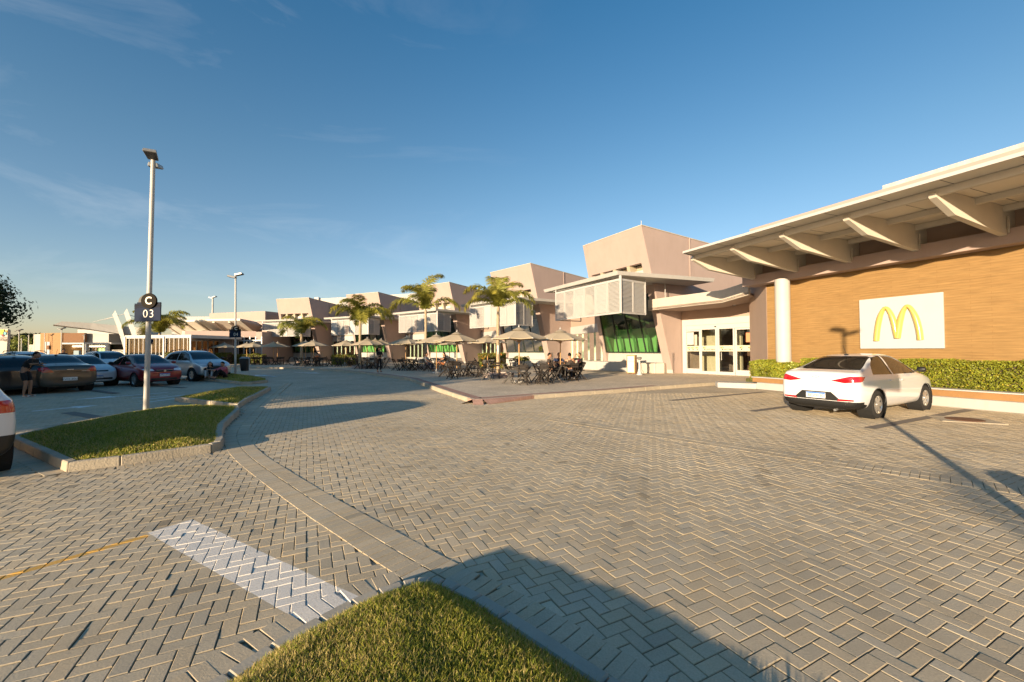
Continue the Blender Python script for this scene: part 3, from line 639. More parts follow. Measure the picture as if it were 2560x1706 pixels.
# every child was built in world space: children of children need no offset
# --- shop fronts in the recesses between pavilions
for k, px in ((1,1428), (2,1205), (3,1016), (4,832)):
    F = FRS[k]; q = PL(px, 905, F.O, F.u); S = F.O + F.n*F.inv(q)[1] if F.inv(q)[1] > -9 else F.O - F.n*6
    Fn = FRS[k-1]; E_ = Fn(6.12, -.25, 0); S = Vector((S.x, S.y, 0)); d = (E_-S); ln = d.length; d.normalize(); W_ = Fr(S, d, (d.y, -d.x, 0))
    if W_.n.dot(F.n) < 0: W_.n = -W_.n
    root = empty('shopfront', S, 0, ['', 'brown glazed shopfront between the nearest and second pink pavilions', 'glazed shopfront behind the flowering shrubs, between the second and middle pavilions', 'dark glazed shopfront between the middle and fourth pavilions', 'dark glazed shopfront with hedge between the fourth and farthest pavilions'][k], 'shopfront', 'shopfronts between the pink pavilions')
    def wb(b, name, m, parent=root, **kw):
        o = b.build(name, M[m], None, normals=True, **kw); o.parent = parent; o.matrix_parent_inverse = Matrix.Translation(-root.location) if parent == root else Matrix(); return o
    ln -= .02
    b = MB(); fbox(b, W_, -.3, ln, -.3, 0, 3.62, 6.2); wb(b, 'upper_wall', 'pink2'); b = MB(); fbox(b, W_, 0, ln, -.25, .05, 2.95, 3.62); wb(b, 'fascia', 'white')
    b = MB(); fbox(b, W_, 0, ln, -.25, .3, .12, .72); wb(b, 'low_wall', 'cream')
    g = MB(); g.quad(W_(0,-.1,.72), W_(ln,-.1,.72), W_(ln,-.1,2.95), W_(0,-.1,2.95)); g_ = wb(g, 'window', 'glass_brown')
    fr = MB(); nn_ = max(3, int(ln/1.1))
    for i in range(nn_+1): fr.bar(W_(ln*i/nn_,-.08,.72), W_(ln*i/nn_,-.08,2.95), .09, .08)
    fr.build('frame', M['mull_green'], g_, normals=True)
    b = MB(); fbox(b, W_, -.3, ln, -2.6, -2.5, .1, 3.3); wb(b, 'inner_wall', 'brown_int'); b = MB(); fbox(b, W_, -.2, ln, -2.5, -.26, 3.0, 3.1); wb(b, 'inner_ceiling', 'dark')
# --- white hall behind
hall = empty('mall_hall', (0,0,0), 0, 'long white flat-roofed hall rising behind the pink pavilions', 'building')
for k in range(4):
    A, B_ = FRS[k](-2,-13,0), FRS[k+1](-2,-13,0); 
    if k == 3: B_ = FRS[4](13,-12,0)
    b = MB(); d = (B_-A).normalized(); n = Vector((-d.y, d.x, 0)); n = n if n.y > 0 else -n
    hz = [9.6, 9.9, 10.4, 10.8][k]
    b.prism([(p.x,p.y) for p in (A, B_, B_+n*9, A+n*9)], .1, hz); b.build('wall', M['whitewall'], hall, normals=True)
b = MB(); q = Dp(791, 747, 72); b.box(q.x-.35, q.x+.35, 72, 72.8, 9.5, 11.0); b.build('roof_unit', M['white'], hall)
# rod on the nearest pavilion
b = MB(); p0 = FRS[0](.1, 2.4, 8.8); b.tube([p0, p0+Vector((0,0,.32))], .02, 6); o = b.build('lightning_rod', M['white'], TF[0][1]); o.matrix_parent_inverse = Matrix.Translation(-TF[0][1].location)
# ------------------------------------------------------------------ restaurant building at the right
WO = Vector((9.79,16.32,0)); wang = math.radians(22); Wd = Vector((math.sin(wang), -math.cos(wang), 0)); Wn = Vector((-math.cos(wang), -math.sin(wang), 0)); MO = WO - Wn*1.8
X = Fr(MO, Wd, Wn)
rest = empty('restaurant_building', X(0,0,0), 0, 'low restaurant building with orange cladding, white sign board and wide overhanging canopy', 'building')
def rb(b, name, m, parent=rest, **kw):
    o = b.build(name, M[m] if isinstance(m, str) else m, None, normals=True, **kw); o.parent = parent
    if parent == rest: o.matrix_parent_inverse = Matrix.Translation(-rest.location)
    return o
b = MB(); fbox(b, X, -.96, 13, -.4, 0, 0, 4.4); cw = rb(b, 'clad_wall', 'clad')
uv = cw.data.uv_layers.new(name='UVMap')
for l in cw.data.loops:
    v = cw.data.vertices[l.vertex_index].co; s_, n_ = X.inv(v); uv.data[l.index].uv = (s_ + n_, v.z)
b = MB(); fbox(b, X, -.9, 13, -8, -.4, 0, 5.3); rb(b, 'rear_block', 'pink')
b = MB(); pp = [X(-.97,.03,0), X(-3.35,-1.98,0), X(-3.6,-4.5,0), X(-.5,-4.5,0), X(-.5,-.5,0), X(-.97,-.5,0)]; b.prism([(p.x,p.y) for p in pp], .0, 4.75); rb(b, 'corner_pier', 'pink2')
b = MB(); fbox(b, X, -1.75, 13, .02, .5, 4.37, 4.80); rb(b, 'beam', 'pink', bevel=.01)
b = MB(); fbox(b, X, -1.75, 13, -.35, .015, 4.38, 5.5); rb(b, 'upper_wall', 'pink2')
b = MB(); sl = [X(-1.0,4.62,0), X(13,4.62,0), X(13,-.5,0), X(-2.3,-.5,0), X(-2.1,.3,0)][::-1]; b.prism([(p.x,p.y) for p in sl], 5.40, 5.45); slab = rb(b, 'canopy_slab', 'soffit')
b = MB(); fbox(b, X, -1.02, 13, 4.623, 4.66, 5.37, 5.45); b.loft([X(-1.02,4.66,5.36),X(-1.02,4.62,5.36),X(-2.1,.3,5.36),X(-2.14,.3,5.36)],[X(-1.02,4.66,5.45),X(-1.02,4.62,5.45),X(-2.1,.3,5.45),X(-2.14,.3,5.45)]); rb(b, 'canopy_fascia', 'white')
b = MB(); s = -.8
while s < 13: fbox(b, X, s-.006, s+.006, .02, 4.6, 5.394, 5.399); s += 1.22
for o_ in (3.2, 1.5): fbox(b, X, -1.2, 13, o_-.006, o_+.006, 5.394, 5.398)
rb(b, 'soffit_joints', 'lampdark')
for off, hh in ((3.86,.17), (2.1,.16), (.62,.16)):
    b = MB(); fbox(b, X, -1.05-(4.6-off)*.2, 13, off-.07, off+.07, 5.393-hh, 5.393); rb(b, 'purlin', 'bracket', bevel=.008)
for i in range(8):
    s = -1.19 + i*1.84; b = MB(); prof = [(.50,4.61), (3.12,4.85), (3.97,5.18), (4.03,5.26), (3.9,5.392), (.02,5.392), (.02,4.82)]
    b.loft([X(s-.075,o_,z_) for o_,z_ in prof], [X(s+.075,o_,z_) for o_,z_ in prof]); br_ = rb(b, 'bracket', 'bracket', bevel=.006)
    c_ = MB(); c_.bar(X(s+.12,.56,4.66), X(s+.12,.56,5.1), .03); rb(c_, 'bolt_plate', 'cream')
# round white column
cp = X(.04,.45,0); b = MB(); b.lathe([(.27,0), (.27,4.42)], 28, Matrix.Translation(cp)); rb(b, 'column', 'white', smooth=40)
# roof parapet, tiles and white block
pz = PL(1874,573,X(0,-.2,0),Wn); b = MB(); fbox(b, X, -1.88, 13, -.45, -.2, 5.5, 7.08); rb(b, 'roof_parapet', 'pink')
q1 = PL(2206,463,X(0,-4,0),Wn); q2 = PL(2540,364,X(0,-4,0),Wn); a1 = X.inv(q1)[0]
b = MB(); fbox(b, X, a1, 13, -8, -4, 5.3, (q1.z+q2.z)/2); rb(b, 'white_roof_block', mat('weathered_white_brick', (.46,.44,.42), .9, var=.16, vscale=5, dirt=.6))
M['tile'] = mat('dark_red_roof', (.18,.07,.04), .85, var=.3, vscale=6)
b = MB(); t0 = PL(2142,494,X(0,-2.2,0),Wn); t1 = PL(2327,446,X(0,-2.2,0),Wn); s0_, s1_ = X.inv(t0)[0], X.inv(t1)[0]; zt = (t0.z+t1.z)/2; n = 34
for i in range(n):
    a_ = s0_+(s1_-s0_)*i/n; c_ = a_+(s1_-s0_)/n*.55; b.loft([X(a_,-2.2,zt-.05),X(c_,-2.2,zt-.05),X(c_,-3.9,zt+.1),X(a_,-3.9,zt+.1)], [X(a_,-2.2,zt+.0),X(c_,-2.2,zt),X(c_,-3.9,zt+.15),X(a_,-3.9,zt+.15)])
b.loft([X(s0_,-2.25,5.3),X(s1_,-2.25,5.3),X(s1_,-3.9,5.3),X(s0_,-3.9,5.3)], [X(s0_,-2.25,zt-.06),X(s1_,-2.25,zt-.06),X(s1_,-3.9,zt+.08),X(s0_,-3.9,zt+.08)])
rb(b, 'tile_roof', 'tile')
# sign board with the letter
sg = empty('sign_board', X(3.64,.06,2.44), 0, 'white sign board with a big raised yellow letter M on the orange wall', 'sign')
def sb(b, name, m, **kw):
    o = b.build(name, M[m], None, normals=True, **kw); o.parent = sg; o.matrix_parent_inverse = Matrix.Translation(-sg.location); return o
b = MB(); fbox(b, X, 2.54, 4.75, .004, .07, 1.575, 3.30); sb(b, 'board', 'board_white', bevel=.006)
SW, SH = 2.21, 1.725; u0, v0 = 2140+60/9.8, 720
def sgn(px, py):
    q = PL(px, py, X(0,.1,0), Wn); return X.inv(q)[0], q.z
def zz_(x, y): return 2140+x/9.8, 720+y/9.8
outer = [(490,1300), (515,1000), (570,720), (640,560), (700,490), (770,505), (850,640), (915,830), (965,1080), (1005,1235)]
inner2 = [(1005,1235), (1030,1080), (1070,800), (1130,600), (1200,470), (1265,440), (1340,500), (1430,660), (1500,860), (1550,1080), (1570,1275)]
for path in (outer, inner2):
    pts = smooth_path([Vector(sgn(*zz_(*p))) for p in path], 2); b = MB(); n = len(pts); A = []
    for i, p in enumerate(pts):
        d = (pts[min(i+1,n-1)]-pts[max(i-1,0)]).normalized(); nn = Vector((-d.y, d.x)); e_ = min(1, abs(p.y - max(q.y for q in pts))/.35); hw = .058+.028*e_
        for s_, o_ in ((-hw,.072), (-hw,.10), (-hw*.45,.155), (0,.165), (hw*.45,.155), (hw,.10), (hw,.072)):
            q = p + nn*s_; A.append(X(q.x, o_, q.y))
    fs = [(i*7+j, i*7+j+1, (i+1)*7+j+1, (i+1)*7+j) for i in range(n-1) for j in range(6)] + [tuple(range(7)), tuple(range((n-1)*7+6, (n-1)*7-1, -1))]
    b.add(A, fs); sb(b, 'yellow_arch', 'yellowM', smooth=50)
# planter, hedge wall
pw = empty('planter_wall', X(0,1.8,0), 0, 'long low white planter wall with orange band holding the clipped hedge beside the white car', 'planter')
def pb(b, name, m, **kw):
    o = b.build(name, M[m] if isinstance(m, str) else m, None, normals=True, **kw); o.parent = pw; o.matrix_parent_inverse = Matrix.Translation(-pw.location); return o
b = MB(); fbox(b, X, 0, 13, 1.35, 2.0, 0, .27); kp = [X(0,2.0,0), X(-1.06,2.86,0), X(-1.5,2.5,0), X(-.9,1.35,0), X(0,1.35,0)]; b.prism([(p.x,p.y) for p in kp], 0, .22); pb(b, 'kerb_base', 'whitewall', bevel=.02)
b = MB(); fbox(b, X, -.3, 13, 1.45, 1.82, .27, .44); o = pb(b, 'orange_band', 'clad2'); b = MB(); fbox(b, X, -.33, 13, 1.42, 1.86, .442, .475); pb(b, 'coping', 'white', bevel=.005)
b = MB(); fbox(b, X, -.9, 13, .01, 1.44, 0, .36); pb(b, 'soil', 'grass_soil')
# ------------------------------------------------------------------ entrance with glass doors
d0 = Vector((10.51,25.35,0)); d1 = Vector((12.71,22.1,0)); dd = (d1-d0).normalized(); dn = Vector((-dd.y, dd.x, 0)); dn = dn if dn.dot(Vector((-1,-.5,0))) > 0 else -dn
DF = Fr(d0, dd, dn)
ent = empty('entrance', d0, 0, 'glass entrance with white sliding doors under a cream concrete canopy', 'entrance')
def eb(b, name, m, parent=ent, **kw):
    o = b.build(name, M[m] if isinstance(m, str) else m, None, normals=True, **kw); o.parent = parent
    if parent == ent: o.matrix_parent_inverse = Matrix.Translation(-ent.location)
    return o
def dpx(px, py=870): q = PL(px, py, d0, dn); return DF.inv(q)[0], q.z
wd = 4.9
b = MB(); fbox(b, DF, -.05, wd, -.3, 0, 3.36, 4.4); eb(b, 'upper_wall', 'pink2')
ft, fb_ = 3.36, .12; b = MB()
fbox(b, DF, 0, wd, -.12, .05, 3.0, ft); fbox(b, DF, 0, dpx(1717)[0], -.12, .05, fb_, 3.0); fbox(b, DF, dpx(1717)[0], wd, -.09, .03, 2.74, 3.0); eb(b, 'door_frame', 'white', bevel=.01)
b = MB(); fbox(b, DF, dpx(1790)[0]-.05, dpx(1790)[0]+.05, .03, .06, 2.84, 2.90); eb(b, 'door_sensor', 'black')
zo = lambda x: 1660+x/6.03
panes = [(345,530), (575,778), (838,1045), (1097,1300)]
edges = [310, 553, 808, 1070, 1330]
for i, (a, c) in enumerate(panes):
    e0, e1 = dpx(zo(edges[i]))[0], dpx(zo(edges[i+1]))[0]; p0, p1 = dpx(zo(a))[0], dpx(zo(c))[0]; zt = 2.72 if i in (0,3) else 2.80; zb = .42 if i in (0,3) else .30; off = .0 if i in (0,3) else .035
    if i == 3: e1 = wd; p1 = wd-.2
    b = MB(); fbox(b, DF, e0+.004, p0, off-.05, off, .125, zt+.14 if i in (1,2) else 2.738); fbox(b, DF, p1, e1-.004, off-.05, off, .125, zt+.14 if i in (1,2) else 2.738); fbox(b, DF, p0, p1, off-.05, off, .125, zb); fbox(b, DF, p0, p1, off-.05, off, zt-.08, 2.737 if i in (0,3) else zt+.14); dr = eb(b, 'door', 'white', bevel=.006)
    g = MB(); g.quad(DF(p0,off-.02,zb), DF(p1,off-.02,zb), DF(p1,off-.02,zt-.08), DF(p0,off-.02,zt-.08)); eb(g, 'pane', 'glass_clear', parent=dr)
    s = MB(); s.quad(DF(p0,off-.016,1.45), DF(p1,off-.016,1.45), DF(p1,off-.016,1.78), DF(p0,off-.016,1.78)); eb(s, 'frosted_band', mat('frosted_band', (.45,.44,.34), .6), parent=dr)
    # small tree logos on the band
    logo_cols = [(.55,.09,.03), (.45,.42,.05), (.10,.28,.30)]
    cs = [p0+(p1-p0)*f for f in ((.18,.5,.84) if i in (0,3) else (.22,))]
    for c_ in cs:
        for j, (dx, dz) in enumerate(((-.075,.06), (0,.085), (.075,.06))):
            q = MB(); q.prism([(0,0)]*0 or [(0,0),(1,0),(1,1)], 0, 0) if False else q.poly([DF(c_+dx-.035,off-.012,1.60+dz-.03), DF(c_+dx+.035,off-.012,1.60+dz-.03), DF(c_+dx+.03,off-.012,1.60+dz+.035), DF(c_+dx-.03,off-.012,1.60+dz+.035)]); eb(q, 'logo_leaf', M.setdefault('lc%d' % j, mat('logo_colour', logo_cols[j], .6)), parent=dr)
        q = MB(); q.poly([DF(c_-.02,off-.011,1.52), DF(c_+.02,off-.011,1.52), DF(c_+.045,off-.011,1.64), DF(c_,off-.011,1.58), DF(c_-.045,off-.011,1.64)]); eb(q, 'logo_trunk', 'black', parent=dr)
    if i in (1,2): text('lettering', 'park lagos', .13, M['black'], dr, DF(p0+(p1-p0)*.66, off-.008, 1.57), dd, (0,0,1), .001)
    if i == 2: h = MB(); h.tube([DF(p0+.14,off+.05,.95), DF(p0+.14,off+.05,1.4)], .015, 8); eb(h, 'handle', 'alu', parent=dr)
# notices stuck on the glass
b = MB(); a_, c_ = dpx(zo(350))[0], dpx(zo(452))[0]; b.quad(DF(a_,.012,1.85), DF(c_,.012,1.85), DF(c_,.012,2.6), DF(a_,.012,2.6)); tag(b.build('notice', M['white']), 'blank white paper notice on the leftmost glass door panel', 'notice')
b = MB(); a_, c_ = dpx(zo(458))[0], dpx(zo(498))[0]; nb = MB(); nb.quad(DF(a_,-.012,1.80), DF(c_,-.012,1.80), DF(c_,-.012,2.45), DF(a_,-.012,2.45)); tag(nb.build('notice', mat('grey_notice', (.42,.38,.30), .7)), 'narrow grey notice with red ring beside the white paper notice', 'notice')
b = MB(); a_ = dpx(zo(1240))[0]; b.quad(DF(a_,.012,1.95), DF(a_+.5,.012,1.95), DF(a_+.5,.012,2.45), DF(a_,.012,2.45)); tag(b.build('notice', mat('orange_notice', (.62,.22,.10), .7)), 'orange paper notice on the rightmost door panel', 'notice')
# vestibule behind the doors
b = MB(); fbox(b, DF, -.3, 7, -5.0, -.3, .08, .125); eb(b, 'inner_floor', 'int_floor')
b = MB(); fbox(b, DF, -.3, .0, -5, -.13, .12, 3.36); fbox(b, DF, 0, 1.25, -1.7, -1.6, .12, 3.3); fbox(b, DF, 1.25, 1.5, -1.7, -1.5, .12, 3.3); fbox(b, DF, 2.55, 2.75, -1.7, -1.5, .12, 3.3); fbox(b, DF, 3.7, 3.95, -1.7, -1.5, .12, 3.3); fbox(b, DF, 1.5, 3.7, -1.68, -1.52, 2.7, 3.3); fbox(b, DF, 1.5, 3.7, -1.68, -1.52, 1.5, 1.75); eb(b, 'inner_screen', 'int_beige')
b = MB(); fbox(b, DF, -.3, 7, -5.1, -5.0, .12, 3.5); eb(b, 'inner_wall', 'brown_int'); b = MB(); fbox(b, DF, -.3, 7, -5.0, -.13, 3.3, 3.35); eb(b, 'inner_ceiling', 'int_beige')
for (u_, n_) in ((2.7,-3.2), (3.2,-3.6), (4.1,-2.8), (4.5,-3.3), (3.9,-3.9)):
    b = MB(); b.lathe([(.001,2.62), (.04,2.58), (.05,2.54), (.03,2.50), (.001,2.49)], 10, Matrix.Translation(DF(u_,n_,0))); eb(b, 'pendant_lamp', 'led')
# bar stools inside
st0 = empty('bar_stool', DF(4.2,-1.9,.125), 0, 'wooden bar stool seen through the rightmost door panel', 'stool', 'bar stools inside the entrance')
b = MB(); b.lathe([(.001,.78), (.17,.78), (.18,.75), (.17,.72), (.001,.72)], 16); b.build('seat', M['wood_cab'], st0)
for sx, sy in ((1,1),(1,-1),(-1,1),(-1,-1)):
    b = MB(); b.tube([(sx*.1,sy*.1,.72), (sx*.19,sy*.19,0)], .014, 6); b.build('leg', M['alu'], st0)
for (u_, n_) in ((4.75,-2.1), (3.95,-2.6)): c_ = copy_tree(st0); c_.location = DF(u_, n_, .125)
# cream concrete canopy over the doors
e0 = Dp(1620, 779, 24.3); e1 = Dp(1805.7, 760, 20.5); e2 = Dp(1871, 739.5, 19.3)
b = MB(); th = .63
F0, F1, F2 = e0, e1, e2; B0, B1, B2 = DF(-1.6,-.2,0), DF(2.6,-.2,0), DF(4.6,-.25,0)
zl = (3.88, 3.9, 4.12)
bot = [Vector((F0.x,F0.y,zl[0])), Vector((F1.x,F1.y,zl[1])), Vector((F2.x,F2.y,zl[2])), Vector((B2.x,B2.y,zl[2])), Vector((B1.x,B1.y,zl[1])), Vector((B0.x,B0.y,zl[0]))]
def fascia(a, c, za, zc):
    a = Vector((a.x,a.y,0)); c = Vector((c.x,c.y,0)); d = (c-a).normalized(); n = Vector((-d.y,d.x,0)); n = n if n.y > 0 else -n
    b.loft([a+Vector((0,0,za)), c+Vector((0,0,zc)), c+n*.15+Vector((0,0,zc)), a+n*.15+Vector((0,0,za))], [a+Vector((0,0,za+th)), c+Vector((0,0,zc+th)), c+n*.15+Vector((0,0,zc+th)), a+n*.15+Vector((0,0,za+th))])
fascia(F0, F1, zl[0], zl[1]); fascia(F1, F2, zl[1], zl[2]); eb(b, 'canopy_fascia', 'cream')
b = MB(); fbox_pts = [(p+Vector((0,0,.02))) for p in bot]; b.loft(fbox_pts, [p+Vector((0,0,.14)) for p in bot]); eb(b, 'canopy_soffit', 'pink2')
for px, py in ((1739,773), (1835,762)):
    b = MB(); q = PL(px, py, DF(0,.25,0), dn); b.box(-.09,.09,-.05,.03,-.05,.06, Matrix.Translation(q)@Matrix.Rotation(R(20),4,'X')); o = b.build('floodlight', M['lampdark'], None, bevel=.01); tag(o, 'small floodlight above the doors, nearer the brown wall' if px > 1800 else 'small floodlight above the doors, nearer the green window', 'floodlight', 'floodlights under the entrance canopy')
    l_ = MB(); l_.box(-.07,.07,-.056,-.052,-.035,.04, Matrix.Translation(q)@Matrix.Rotation(R(20),4,'X')); l_.build('lens', M['clear_lens'], o)
b = MB(); q = FRS[0](-.35,1.0,0)
b.tube([(q.x,q.y,4.5), (q.x,q.y,5.5)], .025, 6); tag(b.build('vent_pipe', M['white']), 'thin white pipe standing between the entrance canopy and the louvre canopy', 'pipe')
# ------------------------------------------------------------------ things by the entrance
q = G(1575, 933, .12); cab = empty('cabinet', q, math.radians(-33), 'orange wooden cabinet with two grey door panels against the white planter', 'cabinet')
ex = Vector((math.cos(R(-33)), math.sin(R(-33)), 0))
b = MB(); b.box(-.25,.25,-.22,.22,.03,1.12); b.build('case', M['wood_cab'], cab, bevel=.008)
for z0_, z1_ in ((.08,.72), (.78,1.06)): b = MB(); b.box(-.20,.20,-.232,-.221,z0_,z1_); b.build('door', M['metal_grey'], cab)
b = MB(); b.box(-.21,.21,-.24,-.221,.725,.765); b.build('rail', M['alu'], cab)
b = MB(); b.lathe([(.02,0), (.02,.03)], 10, Matrix.Translation((-.14,-.235,.9))@Matrix.Rotation(R(90),4,'X')); b.build('handle', M['black'], cab)
cab.location = G(1583, 935, .12) + Vector((0,.25,0))
q = G(1599, 938, .12); sp = empty('hand_gel_stand', q, 0, 'white pedestal with conical foot, grey head and loose cable beside the cabinet', 'stand')
b = MB(); b.lathe([(.001,0), (.17,0), (.175,.03), (.10,.20), (.07,.34), (.055,.38), (.055,.86), (.001,.87)], 20); b.build('post', M['white'], sp, smooth=40)
b = MB(); b.lathe([(.12,.0), (.16,.02), (.16,.09)], 18); b.build('foot_ring', M['metal_grey'], sp, smooth=40)
b = MB(); b.lathe([(.001,.87), (.07,.87), (.13,.93), (.14,.99), (.10,1.03), (.001,1.04)], 18); b.build('head', M['metal_grey'], sp, smooth=40)
b = MB(); b.tube([(.06,0,.8), (.12,.02,.45), (.14,.02,.3), (.24,.0,.15), (.22,-.02,.01)], .012, 6); b.build('cable', M['black'], sp, smooth=60)
q = G(1640, 934, .12); bl = MB(); F = FRS[0]; a_, c_ = F(.35,1.0,0), F(-1.5,.2,0)
pl = [G(1600,934,.12), G(1661,934,.12), G(1694,930,.12), G(1640,926,.12)]
bl.prism([(p.x,p.y) for p in pl], .12, .74); tag(bl.build('planter', M['cream'], None, bevel=.02, normals=True), 'low cream planter block at the foot of the nearest pavilion, right of the cabinet', 'planter')
q = Vector((9.98,9.13,0)); mh = empty('manhole', q, math.radians(-27), 'rusty round manhole cover in a pale concrete square right of the white car', 'manhole')
b = MB(); b.box(-.5,.5,-.42,.42,-.02,.012); b.build('concrete_surround', M['conc'], mh, bevel=.006); b = MB(); b.lathe([(.001,.022), (.30,.022), (.31,.018), (.31,.0)], 32); b.build('lid', M['rust'], mh)
# ------------------------------------------------------------------ far left group
def away(p, t): d = Vector((p.x, p.y, 0)).normalized(); return p + d*t
def pbox(b, x0, x1, yt, depth, th=6., z0=0., slope=0., yb=None):
    a = Dp(x0, yt, depth); c = Dp(x1, yt, depth+slope); zt = (a.z+c.z)/2; zb = Dp(x0, yb, depth).z if yb else z0
    d = (Vector((c.x,c.y,0))-Vector((a.x,a.y,0))).normalized(); n = Vector((-d.y,d.x,0))*th
    return b.prism([(a.x,a.y), (c.x,c.y), (c.x+n.x,c.y+n.y), (a.x+n.x,a.y+n.y)], zb, zt)
# glazed restaurant pavilion
gp = empty('glazed_pavilion', (0,0,0), 0, 'low glazed pavilion with white frames behind the red and silver cars', 'building')
b = MB(); pbox(b, 312, 478, 838, 45, 7, z0=3.05, slope=-1); pbox(b, 312, 478, 889, 45, 7, slope=-1); b.build('roof', M['alu'], gp, normals=True)
g = MB(); pbox(g, 314, 476, 846, 45.1, .02, z0=.5, slope=-1); gw = g.build('window', M['glass_pale'], gp, normals=True)
b = MB()
for px in (313,323,336,347,358,368,379,390,399,410,414,424,435,447,459,469,477): 
    f_ = (px-312)/166; a = Dp(px, 870, 45-f_); b.box(a.x-.018,a.x+.018,a.y-.025,a.y-.005,0,3.25) if px not in (313,410,477) else b.box(a.x-.07,a.x+.07,a.y-.1,a.y-.02,0,3.25)
b.build('frame', M['alu'], gw)
b = MB(); pbox(b, 314, 476, 844, 45.14, .06, slope=-1); b.build('curtain', mat('pale_curtain', (.34,.31,.25), .9, var=.1), gp, normals=True)
# pink restaurant beside it
pr = empty('pink_restaurant', (0,0,0), 0, 'pink walled restaurant with dark windows and a sweeping cream canopy behind the umbrellas', 'building')
b = MB(); pbox(b, 462, 640, 828, 50, 10, z0=3.35, slope=2); pbox(b, 549, 581, 842, 50.1, 9, slope=.4); pbox(b, 640, 655, 830, 51.9, 8); b.build('wall', M['pink'], pr, normals=True)
b = MB(); pbox(b, 655, 667, 828, 53, 8); b.build('column', M['pink2'], pr, normals=True)
b = MB(); pbox(b, 462, 655, 845, 54.5, .3, slope=2); b.build('inner_wall', M['brown_int'], pr, normals=True)
for x0, x1 in ((478,549), (581,655)):
    g = MB(); pbox(g, x0, x1, 848, 50.6 if x0 < 500 else 51.4, .02, slope=.6, z0=.1); g_ = g.build('window', M['glass_brown'], pr, normals=True); b = MB()
    n_ = 5
    for i in range(n_+1): px = x0+(x1-x0)*i/n_; a = Dp(px, 870, 50.5 if x0 < 500 else 51.3); b.box(a.x-.06,a.x+.06,a.y-.1,a.y,0,3.4)
    for yy in (852, 888): a = Dp(x0, yy, 50.5 if x0 < 500 else 51.3); c = Dp(x1, yy, 50.5 if x0 < 500 else 51.3); b.box(a.x,c.x,a.y-.09,a.y-.01,a.z-.08,a.z+.08)
    b.build('frame', M['alu'], g_)
rc = random.Random(3); b = MB()
for px in (486,497,505,520,532,544):
    a = Dp(px, 870, 52.5); b.box(a.x-rc.uniform(.1,.3), a.x+rc.uniform(.1,.3), a.y, a.y+.4, .2, rc.uniform(1.6,3.0))
b.build('wood_screen', M['wood_cab'], pr)
# sweeping canopy
ed = [(400,808,66), (450,806,60), (520,803,54), (600,802,50)]
b = MB(); A = [Dp(*q) for q in ed]; Bk = [Dp(455,838,70), Dp(500,838,64), Dp(560,838,59), Dp(640,838,56)]
tp = [p.copy() for p in A]; n = len(A)
vs = [p for p in A] + [p+Vector((0,0,.25)) for p in A] + [Vector((p.x,p.y,4.0)) for p in Bk] + [Vector((p.x,p.y,5.6)) for p in Bk]
fs = []
for i in range(n-1): fs += [(i,i+1,n+i+1,n+i), (i,2*n+i,2*n+i+1,i+1), (n+i,n+i+1,3*n+i+1,3*n+i)]
b.add(vs, fs)
cn = b.build('canopy', M['bracket'], pr, normals=False)
b = MB(); a = Dp(600,802,50); c = Dp(655,818,55); e = Dp(640,838,56); b.loft([a, c, Vector((e.x,e.y,4.0))], [a+Vector((0,0,.25)), c+Vector((0,0,.25)), Vector((e.x,e.y,5.6))]); b.build('canopy_side', M['pink'], pr, normals=True)
for i in range(6):
    t = (i+.3)/6*(n-1); k = int(t); f_ = t-k; p = A[k].lerp(A[min(k+1,n-1)], f_); q = Vector((Bk[k].x,Bk[k].y,4.0)).lerp(Vector((Bk[min(k+1,n-1)].x,Bk[min(k+1,n-1)].y,4.0)), f_)
    b = MB(); b.bar(p.lerp(q,.05)-Vector((0,0,.06)), p.lerp(q,.95)-Vector((0,0,.06)), .25, .2); b.build('canopy_rib', M['bracket'], pr, normals=True)
b = MB(); pbox(b, 455, 655, 826, 58, .5, z0=3.3, slope=-2); b.build('fascia_wall', M['cream'], pr, normals=True)
pk = empty('pink_block', (0,0,0), 0, 'plain pink upper block standing above the sweeping canopy', 'building')
b = MB(); pbox(b, 524, 663, 781, 64, 10, slope=-3); b.build('wall', M['pink'], pk, normals=True)
a = Dp(663,779,61); b = MB(); b.prism([(a.x,a.y), (a.x+9,a.y+14), (a.x+4,a.y+16), (a.x-1,a.y+4)], 0, a.z-.5); b.build('side_wall', M['pink2'], pk, normals=True)
b = MB(); pbox(b, 430, 560, 792, 80, 10); b.build('rear_wall', M['whitewall'], pk, normals=True)
# white blade canopy on slanted pylons
bc = empty('blade_canopy', (0,0,0), 0, 'long white blade-like canopy hung from two slanted pylons at the far left', 'canopy')
D_ = 72
T = [Dp(155,804,D_-4), Dp(230,808,D_-2), Dp(300,815,D_), Dp(372,822,D_+1)]; Bm = [Dp(133,812,D_-4.5), Dp(225,823,D_-2), Dp(300,835,D_), Dp(372,838,D_+1)]
b = MB(); th_ = Vector((0,5,0)); vs = T + Bm + [away(p,5) for p in T] + [away(p,5) for p in Bm]; fs = []
for i in range(3): fs += [(i,i+1,4+i+1,4+i), (8+i,12+i,13+i,9+i), (i,8+i,9+i,i+1), (4+i,5+i,13+i,12+i)]
fs += [(0,4,12,8), (3,11,15,7)]; b.add(vs, fs); b.build('blade', M['whitewall'], bc, normals=True)
def pylon(pts, d):
    b = MB(); A = [Dp(x,y,d) for x,y in pts]; b.loft(A, [away(p,.7) for p in A]); return b.build('pylon', M['whitewall'], bc, normals=True)
pylon([(281,787),(288,776),(303,812),(319,872),(309,872),(292,815)], D_-.5); pylon([(310,783),(317,771),(345,842),(331,842)], D_-1.2)
for a_, c_ in (((286,792),(232,806)), ((314,784),(262,800)), ((316,786),(345,794))):
    b = MB(); b.tube([Dp(*a_, D_-.3), Dp(*c_, D_-.3)], .05, 5); b.build('cable', M['whitewall'], bc)
